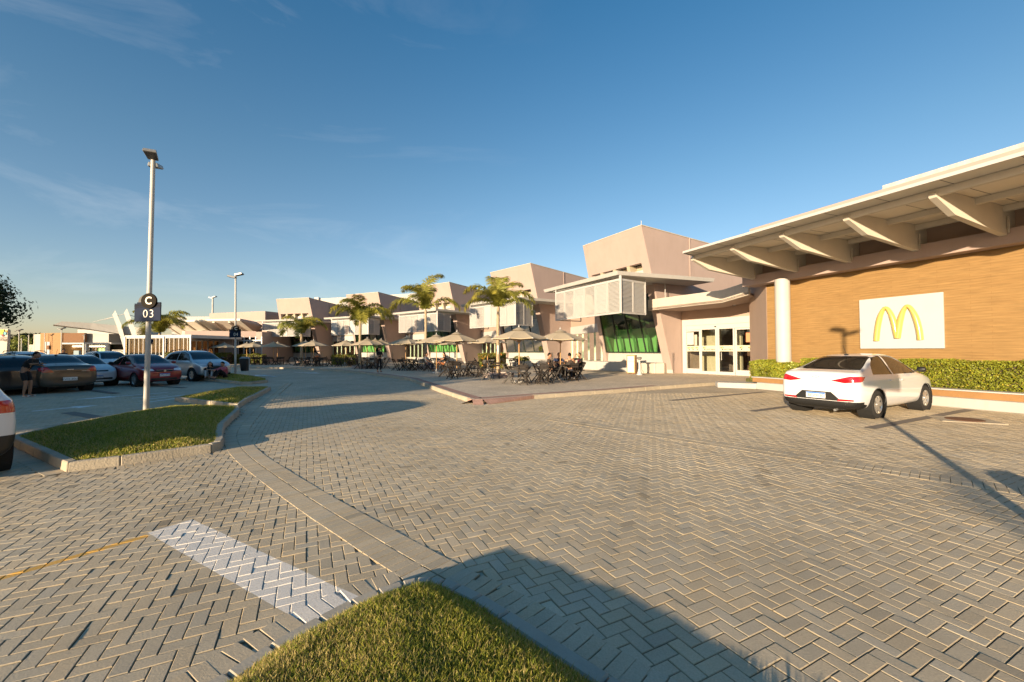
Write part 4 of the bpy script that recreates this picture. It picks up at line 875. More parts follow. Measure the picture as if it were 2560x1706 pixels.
# brown corner building
bb = empty('brown_corner_building', (0,0,0), 0, 'low orange-brown building with rounded cream end and white portico, far left', 'building')
b = MB(); pbox(b, 101, 156, 833, 74, 12, slope=-1.5); b.build('wall', M['clad2'], bb, normals=True)
b = MB(); pbox(b, 84, 101, 836, 76, 10, slope=-2); b.build('cream_wall', M['cream'], bb, normals=True)
b = MB(); pbox(b, 156, 211, 833, 72.6, .4, yb=856); b.build('brown_upper_wall', M['clad3'], bb, normals=True)
b = MB(); pbox(b, 156, 275, 857, 76.5, .4); b.build('inner_wall', M['brown_int'], bb, normals=True)
b = MB(); pbox(b, 155, 278, 857, 71.5, 5, yb=861); pr_ = b.build('portico_roof', M['white'], bb, normals=True)
for px in (209,214,266): b = MB(); a = Dp(px,870,71.6); b.box(a.x-.22,a.x+.22,a.y,a.y+.4,0,3.0); b.build('post', M['white'], bb)
b = MB(); pbox(b, 211, 272, 835, 73.5, 6, yb=857); pbox(b, 194, 320, 824, 84, 8, yb=860); b.build('white_upper_block', M['whitewall'], bb, normals=True)
b = MB(); pbox(b, 113, 124, 855, 73.2, .3); b.build('doorway', M['white'], bb, normals=True); b = MB(); pbox(b, 115, 122, 864, 73.0, .1, yb=874); b.build('poster', M['clad3'], bb, normals=True)
g = MB(); pbox(g, 216, 275, 862, 75.2, .02); g_ = g.build('window', M['glass_green'], bb, normals=True); b = MB()
for px in range(216, 276, 8): a = Dp(px,870,75.1); b.box(a.x-.06,a.x+.06,a.y-.1,a.y,0,3.0)
b.build('frame', M['mull_dark'], g_)
b = MB(); pbox(b, 245, 261, 871, 75.0, .05, yb=881); b.build('green_poster', mat('green_poster', (.25,.45,.15), .6, emit=((.25,.5,.15),.25)), bb, normals=True)
for px in (188,199,207,214,226,239,252,260): b = MB(); a = Dp(px, 866.5, 74); b.box(a.x-.3,a.x+.3,a.y-.2,a.y+.2,a.z-.08,a.z+.08); b.build('ceiling_lamp', M['led'], bb)
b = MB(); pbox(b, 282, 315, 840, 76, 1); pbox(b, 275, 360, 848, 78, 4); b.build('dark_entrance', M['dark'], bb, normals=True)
b = MB(); pbox(b, 280, 313, 875, 70.5, .4); tag(b.build('garden_wall', M['cream'], None, normals=True), 'low cream wall at the foot of the slanted pylons', 'wall')
b = MB(); pbox(b, 184, 197, 877, 58, .3); tag(b.build('notice_board', mat('grey_blue_board', (.17,.24,.27), .6), None, normals=True), 'grey-blue freestanding board in front of the brown building portico', 'board')
b = MB(); pbox(b, 26, 84, 882, 80, .4); tag(b.build('boundary_wall', M['cream'], None, normals=True), 'long low cream boundary wall left of the brown building', 'wall')
# totem with park sign
tt = empty('totem_sign', (0,0,0), 0, 'tall cream sign totem with coloured tree emblem at the left edge', 'sign')
b = MB(); A = [Dp(-40,822,62), Dp(20,823,62), Dp(16,886,62), Dp(-40,886,62)]; b.loft(A, [away(p,.8) for p in A]); b.build('slab', M['cream'], tt, normals=True)
A = [Dp(20,822,62.2), Dp(27,826,64), Dp(24,886,64), Dp(16,886,62.2)]; b = MB(); b.loft(A, [away(p,.5) for p in A]); b.build('side', M['roofgrey'], tt, normals=True)
for pts, c in (([(0,824),(10,824),(9,835),(0,838)], (.55,.55,.05)), ([(7,831),(16,829),(15,837),(8,838)], (.13,.33,.38)), ([(13,826),(18,826),(18,831),(13,831)], (.65,.33,.06)), ([(3,836),(10,836),(8,842),(5,842)], (.22,.05,.06)), ([(0,844.5),(15,844),(15,845.6),(0,846)], (.10,.03,.03))):
    b = MB(); b.poly([Dp(x,y,61.9) for x,y in pts]); b.build('emblem', mat('emblem_colour', c, .7), tt)
text('lettering', 'park lagos', .52, mat('sign_ink', (.05,.02,.02), .7), tt, Dp(4,849.5,61.88), (1,0,0), (0,0,1), .01, align='CENTER')
# ------------------------------------------------------------------ cars
# stations: x, half width, z bottom, z shoulder, half width of top, z top   (x forward)
SPEC = {
 'sedan': dict(L=4.30, W=1.74, wb=(-1.30,1.30), wr=.315, st=[
   (-2.14,.60,.34,.80,.52,.84),(-2.11,.76,.25,.93,.66,1.02),(-2.00,.82,.21,.97,.70,1.075),(-1.72,.855,.19,.98,.70,1.09),(-1.30,.87,.18,.965,.62,1.25),(-.85,.87,.17,.955,.56,1.42),(-.30,.87,.17,.945,.545,1.465),(.20,.87,.17,.93,.545,1.46),(.62,.87,.17,.92,.57,1.36),(1.00,.87,.18,.91,.64,1.15),(1.30,.865,.18,.90,.70,1.00),(1.70,.84,.20,.84,.66,.93),(2.00,.78,.22,.74,.58,.80),(2.13,.62,.27,.62,.46,.66)],
   side=[[(-1.36,.99),(-1.12,1.20),(-.80,1.37),(-.40,1.41),(-.40,.975)],[(-.33,.975),(-.33,1.415),(.15,1.41),(.50,1.33),(.98,1.02),(.95,.965)]], rear=(-1.66,-.86), front=(.50,1.20), rz=(1.10,1.40), fz=(1.02,1.40)),
 'notch': dict(L=4.25, W=1.70, wb=(-1.28,1.28), wr=.30, st=[
   (-2.12,.62,.34,.80,.56,.86),(-2.09,.78,.26,.93,.68,1.03),(-1.98,.82,.22,.97,.72,1.07),(-1.62,.84,.19,.97,.70,1.08),(-1.28,.85,.18,.96,.63,1.20),(-.88,.85,.17,.95,.56,1.42),(-.30,.85,.17,.945,.55,1.49),(.20,.85,.17,.93,.55,1.485),(.62,.85,.17,.92,.57,1.38),(1.00,.85,.18,.92,.64,1.16),(1.30,.845,.18,.91,.70,1.02),(1.70,.82,.20,.86,.68,.95),(1.98,.77,.22,.76,.62,.82),(2.11,.62,.27,.62,.50,.66)],
   side=[[(-1.24,1.0),(-1.0,1.22),(-.78,1.38),(-.40,1.43),(-.40,.985)],[(-.33,.985),(-.33,1.435),(.15,1.43),(.50,1.35),(.96,1.04),(.93,.975)]], rear=(-1.36,-.84), front=(.50,1.20), rz=(1.10,1.42), fz=(1.04,1.42)),
 'hatch': dict(L=3.85, W=1.66, wb=(-1.23,1.23), wr=.29, st=[
   (-1.93,.62,.34,.80,.56,.88),(-1.90,.78,.26,.92,.66,1.00),(-1.80,.82,.21,.95,.62,1.18),(-1.62,.83,.19,.95,.57,1.36),(-1.25,.83,.18,.945,.55,1.44),(-.80,.83,.17,.94,.545,1.47),(-.30,.83,.17,.935,.54,1.475),(.15,.83,.17,.93,.54,1.45),(.50,.83,.17,.92,.56,1.33),(.85,.83,.18,.91,.63,1.13),(1.12,.825,.18,.90,.69,1.00),(1.50,.81,.20,.86,.66,.92),(1.78,.76,.22,.76,.60,.80),(1.91,.60,.27,.62,.48,.66)],
   side=[[(-1.50,1.0),(-1.36,1.30),(-1.0,1.40),(-.42,1.42),(-.42,.975)],[(-.35,.975),(-.35,1.42),(.05,1.41),(.40,1.31),(.82,1.02),(.80,.965)]], rear=(-1.86,-1.60), front=(.38,1.05), rz=(1.03,1.35), fz=(1.02,1.40)),
 'suv': dict(L=4.10, W=1.77, wb=(-1.26,1.26), wr=.345, st=[
   (-2.05,.64,.42,.92,.58,1.00),(-2.02,.82,.32,1.06,.70,1.16),(-1.93,.86,.28,1.10,.66,1.34),(-1.76,.87,.26,1.10,.61,1.54),(-1.35,.88,.25,1.09,.60,1.62),(-.85,.88,.24,1.08,.60,1.655),(-.30,.88,.24,1.07,.595,1.66),(.15,.88,.24,1.06,.59,1.63),(.55,.88,.24,1.05,.61,1.50),(.92,.88,.25,1.04,.67,1.28),(1.20,.875,.25,1.03,.72,1.13),(1.60,.86,.27,.98,.70,1.05),(1.90,.80,.30,.87,.64,.93),(2.03,.64,.36,.74,.50,.78)],
   side=[[(-1.62,1.16),(-1.42,1.44),(-1.1,1.54),(-.42,1.57),(-.42,1.12)],[(-.35,1.12),(-.35,1.57),(.05,1.56),(.45,1.46),(.88,1.17),(.86,1.10)]], rear=(-1.98,-1.74), front=(.40,1.12), rz=(1.18,1.50), fz=(1.16,1.56)),
}
def convex(poly):
    """planes (point, inward normal) of a convex polygon given in 2D"""
    n = len(poly); c = (sum(p[0] for p in poly)/n, sum(p[1] for p in poly)/n); out = []
    for i in range(n):
        a, b = poly[i], poly[(i+1) % n]; nx, ny = -(b[1]-a[1]), b[0]-a[0]
        if (c[0]-a[0])*nx + (c[1]-a[1])*ny < 0: nx, ny = -nx, -ny
        out.append((a, (nx, ny)))
    return out
def body_mesh(sp):
    st = sp['st']; rows = []
    for (x, w_, zb, zs, wt, zt) in st:
        h = zs-zb
        prof = [(0,zb),(w_*.80,zb),(w_*.965,zb+.10),(w_*1.0,zb+h*.42),(w_*.995,zb+h*.72),(w_*.965,zs-.02),(w_*.90,zs+.02) if zt-zs > .2 else (w_*.93,zs+.005),(wt+(w_-wt)*.12 if zt-zs > .2 else wt*1.05,zt-.07 if zt-zs > .2 else zt-.02),(wt*.86,zt-.012),(wt*.45,zt),(0,zt+.004)]
        rows.append([(x + (-.06*(w_*.5-abs(y)*.0) if False else 0), y, z) for y, z in prof])
    m_ = len(rows[0]); b = MB(); 
    for r_ in rows:
        b.v += r_ + [(x, -y, z) for x, y, z in r_[-2:0:-1]]
    k = 2*m_-2; n = len(rows)
    for i in range(n-1):
        for j in range(k): b.f.append((i*k+j, i*k+(j+1)%k, (i+1)*k+(j+1)%k, (i+1)*k+j)); b.mi.append(0)
    def cap(i, flip):
        base = i*k
        for j in range(m_-1):
            a, c = base+j, base+j+1; a2, c2 = base+(k-j)%k, base+(k-j-1)%k
            q = [a, c, c2, a2]; q2 = []
            for v in q:
                if v not in q2: q2.append(v)
            if len(q2) >= 3: b.f.append(tuple(q2 if flip else q2[::-1])); b.mi.append(0)
    cap(0, True); cap(n-1, False)
    return b
class Region:
    """cuts a region out of the body mesh: axis 'y' (side view x,z), 'x-'/'x+' (rear/front view y,z), mirrored regions as separate calls"""
    def __init__(s, name, axis, poly, mat_, side=0, push=-.006, lim=None, part=None, label=None): s.name, s.axis, s.poly, s.mat, s.side, s.push, s.lim, s.label = name, axis, poly, mat_, side, push, lim, label
def make_car(kind, paint, label, regions, loc, heading, cat='car', group=None, mirror_black=True, rails=False, wheel='alloy', name='parked_car', scale=1., ant=True, handles=True):
    sp = SPEC[kind]; b = body_mesh(sp); o = b.build('body', paint, None, normals=True); sm = o.modifiers.new('s', 'SUBSURF'); sm.levels = 2; sm.render_levels = 2; bake(o)
    bm = bmesh.new(); bm.from_mesh(o.data); bm.normal_update()
    lay = bm.faces.layers.int.new('reg'); wbx = sp['wb']; wr = sp['wr']
    regs = []
    for cx in wbx:
        c16 = [(cx+(wr+.05)*math.cos(2*math.pi*i/18), wr+.01+(wr+.05)*math.sin(2*math.pi*i/18)) for i in range(18)]
        for s_ in (1,-1): regs.append(Region('arch', 'y', c16, 'DEL', s_, lim=lambda c: abs(c.y) > .52 and c.z < .85))
    for poly in sp['side']:
        for s_ in (1,-1): regs.append(Region('window', 'y', poly, M['glass_car'], s_, lim=lambda c: abs(c.y) > .4 and c.z > .85, push=-.008))
    rx0, rx1 = sp['rear']; fx0, fx1 = sp['front']; rz, fz = sp['rz'], sp['fz']
    wt = .60
    regs.append(Region('rear_window', 'x-', [(-.66,rz[0]),(-.50,rz[1]),(.50,rz[1]),(.66,rz[0])], M['glass_car'], 0, lim=lambda c: c.x < rx1+.12 and c.x > rx0-.12 and c.z > rz[0]-.02, push=-.006))
    regs.append(Region('windscreen', 'x+', [(-.70,fz[0]),(-.52,fz[1]),(.52,fz[1]),(.70,fz[0])], M['glass_car'], 0, lim=lambda c: c.x > fx0-.15 and c.x < fx1+.25 and c.z > fz[0]-.02, push=-.006))
    regs += regions
    for i, rg in enumerate(regs):
        def vec(p, q):
            if rg.axis == 'y': return Vector((p, 0, q))
            return Vector((0, p, q))
        def ok(f):
            c = f.calc_center_median(); 
            if rg.lim and not rg.lim(c): return False
            if rg.axis == 'y': return (c.y*rg.side > 0 if rg.side else True) and abs(f.normal.y) > .12
            if rg.axis == 'x-': return f.normal.x < -.12
            if rg.axis == 'x+': return f.normal.x > .12
        pl = convex(rg.poly)
        for (a, nn) in pl:
            xs = [p[0] for p in rg.poly]; ys = [p[1] for p in rg.poly]; m0 = .15
            def nearb(f):
                c = f.calc_center_median(); u_ = c.x if rg.axis == 'y' else c.y
                return min(xs)-m0 < u_ < max(xs)+m0 and min(ys)-m0 < c.z < max(ys)+m0
            fs = [f for f in bm.faces if nearb(f) and ok(f)]; es = list({e for f in fs for e in f.edges}); vs = list({v for f in fs for v in f.verts})
            bmesh.ops.bisect_plane(bm, geom=fs+es+vs, plane_co=vec(*a), plane_no=vec(*nn), dist=1e-5)
        for f in bm.faces:
            if f[lay] == 0 and ok(f):
                c = f.calc_center_median(); u_, v_ = (c.x, c.z) if rg.axis == 'y' else (c.y, c.z)
                if all((u_-a[0])*nn[0]+(v_-a[1])*nn[1] > -1e-6 for a, nn in pl): f[lay] = i+1
    root = empty(name, (loc[0], loc[1], loc[2] if len(loc) > 2 else 0), heading, label, cat, group)
    made = []
    for i, rg in enumerate(regs):
        fs = [f for f in bm.faces if f[lay] == i+1]
        if not fs: continue
        if rg.mat != 'DEL':
            vm = {}; vs = []; faces = []; nl = {}
            for f in fs:
                for v in f.verts:
                    if v.index not in nl or True: nl.setdefault(v, Vector()); nl[v] += f.normal
            for f in fs:
                idx = []
                for v in f.verts:
                    if v not in vm: vm[v] = len(vs); vs.append(v.co + nl[v].normalized()*rg.push)
                    idx.append(vm[v])
                faces.append(idx)
            g = MB(); g.v = [tuple(v) for v in vs]; g.f = [tuple(f) for f in faces]; g.mi = [0]*len(faces)
            ob = g.build(rg.name, rg.mat, root, smooth=35)
            if rg.label: ob['label'] = rg.label
            made.append(ob)
        if rg.mat == 'DEL' or rg.push < 0: bmesh.ops.delete(bm, geom=fs, context='FACES')
    me = bpy.data.meshes.new('body'); bm.to_mesh(me); bm.free(); me.materials.append(paint); old = o.data; o.data = me; o.parent = root; shade(o, 38)
    # inside: wheel wells and dark cabin tub
    cab = MB()
    x0, x1 = sp['st'][1][0]+.12, sp['st'][-2][0]-.12
    cab.box(x0, x1, -.50, .50, sp['st'][5][2]+.03, .80)
    for cx in wbx:
        for s_ in (1,-1): cab.lathe([(wr+.06,-.17),(wr+.06,.12),(.01,.12)] if s_ > 0 else [(wr+.06,.17),(wr+.06,-.12),(.01,-.12)], 20, Matrix.Translation((cx, s_*(sp['W']/2-.17), wr+.01))@Matrix.Rotation(R(90),4,'X'))
    cab.build('underbody', M['arch'], root)
    for cx in wbx:
        for s_ in (1,-1):
            ax_ = Matrix.Translation((cx, s_*(sp['W']/2-.115), wr)) @ Matrix.Rotation(R(-90 if s_ > 0 else 90), 4, 'X')
            wh = MB(); wh.lathe([(wr*.62,-.10),(wr*.93,-.10),(wr*.99,-.075),(wr,-.03),(wr,.05),(wr*.985,.085),(wr*.92,.102),(wr*.66,.098),(wr*.62,.085)], 30, ax_); tyre = wh.build('tyre', M['tyre'], root, smooth=50)
            rm = MB()
            rm.lathe([(wr*.64,.088),(wr*.60,.08),(wr*.58,.04),(.01,.035)], 30, ax_)
            rim = rm.build('rim', M['black'] if wheel != 'steel' else M['metal_grey'], tyre, smooth=50)
            sk = MB(); sk.lathe([(wr*.645,.096),(wr*.60,.09),(wr*.56,.075)], 30, ax_); sk.lathe([(.001,.095),(wr*.17,.092),(wr*.19,.05)], 16, ax_)
            for q in range(6):
                a = q*math.pi/3; ca, sa = math.cos(a), math.sin(a); w1, w2 = .035, .052
                A = [(ca*wr*.12-sa*w1, sa*wr*.12+ca*w1, .086), (ca*wr*.12+sa*w1, sa*wr*.12-ca*w1, .086), (ca*wr*.60+sa*w2, sa*wr*.60-ca*w2, .084), (ca*wr*.60-sa*w2, sa*wr*.60+ca*w2, .084)]
                sk.loft([ax_@Vector((x,y,z-.03)) for x,y,z in A], [ax_@Vector(p) for p in A])
            sk.build('spokes', M['rim'], tyre, smooth=30)
    for s_ in (1,-1):     # mirrors
        mx0 = sp['side'][1][4][0] - .10; mz = sp['side'][1][4][1] + .02; b = MB(); b.lathe([(.001,-.09),(.055,-.075),(.075,-.02),(.075,.03),(.055,.075),(.001,.09)], 14, Matrix.Translation((mx0, s_*(sp['W']/2+.045), mz+.02))@Matrix.Rotation(R(90),4,'X')@Matrix.Diagonal((.9,.9,1,1)))
        b.bar((mx0, s_*(sp['W']/2-.12), mz-.04), (mx0, s_*(sp['W']/2+.0), mz), .06, .03); b.build('mirror', M['black'] if mirror_black else paint, root, smooth=50)
    if ant:
        b = MB(); rt_ = max(s[5] for s in sp['st']); ax0 = sp['rear'][1]+.18; b.lathe([(.05,0),(.04,.02),(.001,.03)], 10, Matrix.Translation((ax0,0,rt_-.04))); b.tube([(ax0,0,rt_-.02),(ax0-.16,0,rt_+.2)], .005, 5); b.build('antenna', M['black'], root)
    if handles:
        for s_ in (1,-1):
            for hx, hz in ((sp['side'][0][4][0]-.22, sp['side'][0][4][1]-.13), (sp['side'][1][0][0]+.30, sp['side'][1][0][1]-.14)):
                b = MB(); yy = sp['W']/2-.004; b.box(hx-.09, hx+.09, s_*yy-.016, s_*yy+.016, hz-.014, hz+.014); b.build('door_handle', paint, root, bevel=.006)
    if rails:
        for s_ in (1,-1):
            b = MB(); b.tube([(-1.5,s_*.62,1.57),(-1.3,s_*.62,1.66),(-.6,s_*.60,1.70),(.1,s_*.60,1.67),(.3,s_*.60,1.60)], .018, 6); b.build('roof_rail', M['black'], root)
    root.scale = (scale,)*3
    return root
def paint(name, col, metal=0., rough=.28): return mat(name, col, rough, metal=metal, coat=1., spec=.5)
M['p_white'] = paint('white_car_paint', (.64,.64,.645)); M['p_brown'] = paint('bronze_car_paint', (.085,.068,.05), .5, .3); M['p_black'] = paint('black_car_paint', (.012,.012,.013)); M['p_red'] = paint('dark_red_car_paint', (.24,.008,.013), .2); M['p_silver'] = paint('silver_car_paint', (.50,.52,.54), .6, .3)
def plate(root, x, z, s, txt, blue=True, w_=.40, h_=.13):
    d = 1 if s > 0 else -1; b = MB(); b.box(x-.004, x+.004, -w_/2, w_/2, z-h_/2, z+h_/2); p = b.build('number_plate', M['plate'], root)
    if blue: b = MB(); b.box(x+d*.0045-.001, x+d*.0045+.001, -w_/2+.004, w_/2-.004, z+h_/2-.033, z+h_/2-.003); b.build('plate_band', M['plate_blue'], p)
    text('plate_number', txt, .098, M['plate_ink'], p, (x+d*.0055, 0, z-.014), (0, d, 0), (0,0,1), .0006, spacing=1.0)
    return p
# --- white sedan at the right
def rearset_sedan():
    R_ = []
    for s_ in (1,-1):
        f = lambda pts: [(p[0]*s_, p[1]) for p in pts]
        R_.append(Region('tail_light', 'x-', f([(.30,.86),(.56,.815),(.80,.84),(.84,.96),(.66,.965)]), M['red_lens'], 0, push=.004, lim=lambda c: c.x < -1.5))
        R_.append(Region('tail_light', 'y', [(-2.2,.84),(-2.2,.95),(-1.78,.955),(-1.92,.85)], M['red_lens'], s_, push=.004, lim=lambda c: c.x < -1.7 and abs(c.y) > .5))
        R_.append(Region('reflector', 'x-', f([(.42,.405),(.72,.42),(.72,.455),(.44,.455)]), M['red_lens'], 0, push=.004, lim=lambda c: c.x < -1.5))
        R_.append(Region('lower_trim', 'y', [(-2.2,.2),(-2.2,.42),(-1.72,.33),(-1.70,.2)], M['black'], s_, push=.003, lim=lambda c: c.x < -1.6 and abs(c.y) > .3 and c.z < .45))
    R_.append(Region('bumper_insert', 'x-', [(-.50,.41),(-.30,.60),(.30,.60),(.50,.41)], M['black'], 0, push=.004, lim=lambda c: c.x < -1.6))
    R_.append(Region('bumper_trim', 'x-', [(-.95,.15),(-.95,.40),(.95,.40),(.95,.15)], M['black'], 0, push=.003, lim=lambda c: c.x < -1.6))
    return R_
def frontset(hl, grille, lower=None, z0=.15):
    R_ = []
    for s_ in (1,-1): R_.append(Region('headlight', 'x+', [(p[0]*s_, p[1]) for p in hl], M['clear_lens'], 0, push=.004, lim=lambda c: c.x > 1.2))
    if grille: R_.append(Region('grille', 'x+', grille, M['black'], 0, push=.003, lim=lambda c: c.x > 1.2))
    if lower: R_.append(Region('lower_grille', 'x+', lower, M['black'], 0, push=.003, lim=lambda c: c.x > 1.2))
    return R_
hd = math.atan2(1.29, 2.42); eh = Vector((math.cos(hd), math.sin(hd), 0)); lh = Vector((-eh.y, eh.x, 0))
cc = Vector((8.23,9.42,0)) + eh*1.30 + lh*.76
carA = make_car('sedan', M['p_white'], 'white sedan parked facing the planter, rear towards the camera', rearset_sedan(), cc, hd)
carA.name = 'white_sedan'
plate(carA, -2.165, .51, -1, 'BEV9I30')
b = MB(); pts = []
for i in range(25): a = 2*math.pi*i/24; pts.append((-2.125, .085*math.cos(a), .905+.045*math.sin(a)))
b.tube(pts, .007, 5); b.tube([(-2.127,.045,.935),(-2.127,.03,.875)], .008, 5); b.tube([(-2.127,-.03,.935),(-2.127,-.045,.875)], .008, 5); b.tube([(-2.127,.037,.90),(-2.127,-.037,.91)], .007, 5); b.build('rear_emblem', M['rim'], carA)
text('rear_lettering', 'HB20S', .045, M['rim'], carA, (-2.12,.47,.80), (0,-1,0), (0,0,1), .001)
b = MB(); b.tube([(-2.06,-.38,.21),(-2.16,-.38,.20)], .028, 8); b.build('exhaust', M['metal_grey'], carA)
# --- left row: slots along the lane
RV = Vector((.89,-.45,0)).normalized(); ra = math.atan2(RV.y, RV.x)
def front_loc(px, py, L_): p = G(px, py); return p - RV*L_/2
gm = Vector((-17.1,15.9,0))
def notch_rear(): 
    R_ = []
    for s_ in (1,-1):
        f = lambda pts: [(p[0]*s_, p[1]) for p in pts]
        R_.append(Region('tail_light', 'x-', f([(.44,.80),(.74,.80),(.80,.98),(.62,1.0)]), M['red_lens'], 0, push=.004, lim=lambda c: c.x < -1.5))
        R_.append(Region('tail_light', 'y', [(-2.2,.84),(-2.2,.98),(-1.80,.985),(-1.90,.86)], M['red_lens'], s_, push=.004, lim=lambda c: c.x < -1.7 and abs(c.y) > .5))
    R_.append(Region('plate_recess', 'x-', [(-.38,.44),(-.26,.60),(.26,.60),(.38,.44)], M['p_brown'], 0, push=-.015, lim=lambda c: c.x < -1.6))
    return R_
c = make_car('notch', M['p_brown'], 'dark bronze saloon seen from behind, parked beside the white hatchback', notch_rear(), G(168,982) - RV*2.15 + Vector((0,.1,0)), ra+math.pi, group='cars parked in the left row', scale=1.02)
plate(c, -2.13, .53, -1, 'KWX-8064', blue=False); b = MB(); b.box(-2.13,-2.118,-.09,.09,.88,.905); b.box(-2.13,-2.12,-.55,-.32,.815,.83); b.build('rear_emblem', M['rim'], c)
hl_h = [(.46,.66),(.70,.68),(.76,.80),(.54,.80)]
c = make_car('hatch', M['p_white'], 'white hatchback facing the lane between the bronze saloon and the red car', frontset(hl_h, [(-.40,.70),(-.42,.76),(.42,.76),(.40,.70)], [(-.55,.33),(-.55,.42),(.55,.42),(.55,.33)]), front_loc(243,968,3.85), ra, group='cars parked in the left row'); plate(c, 1.945, .47, 1, 'KQX-2031')
b = MB(); b.tube([(1.93,-.06,.765),(1.945,0,.715),(1.93,.06,.765)], .008, 5); b.build('grille_bar', M['rim'], c)
hl_r = [(.38,.72),(.68,.70),(.76,.80),(.60,.83),(.42,.80)]
c = make_car('notch', M['p_red'], 'dark red saloon facing the lane, seen behind the C 03 lamp post', frontset(hl_r, [(-.30,.66),(-.36,.75),(.36,.75),(.30,.66)], [(-.50,.28),(-.50,.38),(.50,.38),(.50,.28)]), front_loc(412,965,4.25), ra, group='cars parked in the left row', mirror_black=False); plate(c, 2.135, .52, 1, 'LMV-4728')
b = MB(); b.lathe([(.001,.0),(.045,0),(.05,-.01)], 14, Matrix.Translation((2.14,0,.705))@Matrix.Rotation(R(90),4,'Y')); b.box(2.10,2.13,-.33,.33,.748,.758); b.build('grille_bar', M['rim'], c)
def suvset(): return frontset([(.42,.84),(.70,.84),(.78,.94),(.50,.93)], [(-.34,.56),(-.52,.70),(-.44,.80),(.44,.80),(.52,.70),(.34,.56)], [(-.60,.40),(-.60,.47),(.60,.47),(.60,.40)]) + [Region('side_panel', 'y', [(-1.0,.55),(-1.0,.85),(.95,.80),(.95,.55)], M['metal_grey'], s_, push=.003, lim=lambda c: c.z < 1.0) for s_ in (1,-1)][:0]
c = make_car('suv', M['p_silver'], 'silver sport utility car with black roof rails, rightmost of the left row', suvset(), front_loc(543,952,4.1), ra, group='cars parked in the left row', rails=True)
b = MB(); b.box(2.03,2.05,-.30,.30,.83,.85); b.build('grille_bar', M['black'], c)
c = make_car('hatch', M['p_black'], 'black hatchback at the left of the row, beside the person in black', rearset_sedan()[:0] + [Region('tail_light', 'x-', [(.62*s_,.92),(.76*s_,.90),(.72*s_,1.12),(.62*s_,1.12)], M['red_lens'], 0, push=.004, lim=lambda c: c.x < -1.4) for s_ in (1,-1)], G(48,990) - RV*1.9 + Vector((-.3,.2,0)), ra+math.pi, group='cars parked in the left row', scale=1.02)
c = make_car('hatch', M['p_black'], 'dark car cut by the left edge beyond the black hatchback', [Region('headlight', 'x+', [(.46*s_,.66),(.70*s_,.68),(.76*s_,.80),(.54*s_,.80)], M['clear_lens'], 0, push=.004, lim=lambda c: c.x > 1.2) for s_ in (1,-1)], G(-75,990) - RV*2.0, ra, group='cars parked in the left row')
# second row
def front_at(px, depth, L_): r_ = ray(px, 870); t = depth/r_.y; return Vector((r_.x*t, depth, 0)) - RV*L_/2
c = make_car('suv', M['p_white'], 'white sport utility car in the row behind the red saloon', suvset(), front_at(308, 26.0, 4.1), ra, group='cars parked in the second row', rails=True)
c = make_car('suv', M['p_white'], 'pale estate car whose roof shows above the bronze saloon', [], front_at(84, 23.0, 4.1) , ra+math.pi, group='cars parked in the second row', rails=True)
c = make_car('hatch', M['p_white'], 'white hatchback in the second row at the left edge, behind the black cars', [], front_at(14, 26.0, 3.85), ra+math.pi, group='cars parked in the second row', scale=1.04)
c = make_car('hatch', M['p_black'], 'small dark car far off between the two pale cars at the left edge', [], front_at(48, 34.0, 3.85), ra+math.pi, group='cars parked in the second row', scale=1.04)
# --- white car cut by the left edge
hv = Vector((-.857,.515,0)); ha = math.atan2(hv.y, hv.x); rr = Vector((hv.y, -hv.x, 0))
rc_ = Vector((-6.50,5.42,0)); 
def suv_rear():
    R_ = []
    for s_ in (1,-1):
        f = lambda pts: [(p[0]*s_, p[1]) for p in pts]
        R_.append(Region('tail_light', 'x-', f([(.60,.78),(.80,.78),(.84,.86),(.80,.93),(.64,.93)]), M['red_lens'], 0, push=.004, lim=lambda c: c.x < -1.4))
        R_.append(Region('lower_trim', 'y', [(-2.2,.2),(-2.2,.52),(-1.66,.50),(-1.62,.2)], M['black'], s_, push=.003, lim=lambda c: c.x < -1.5 and abs(c.y) > .3 and c.z < .6))
    R_.append(Region('bumper_trim', 'x-', [(-.95,.15),(-.95,.50),(.95,.50),(.95,.15)], M['black'], 0, push=.003, lim=lambda c: c.x < -1.5)); return R_
c = make_car('hatch', M['p_white'], 'white car cut by the left edge, only its rear corner showing', suv_rear(), rc_ + hv*1.92 - rr*.86, ha, scale=1.06, ant=False)
plate(c, -1.94, .62, -1, 'RJO-3D17')
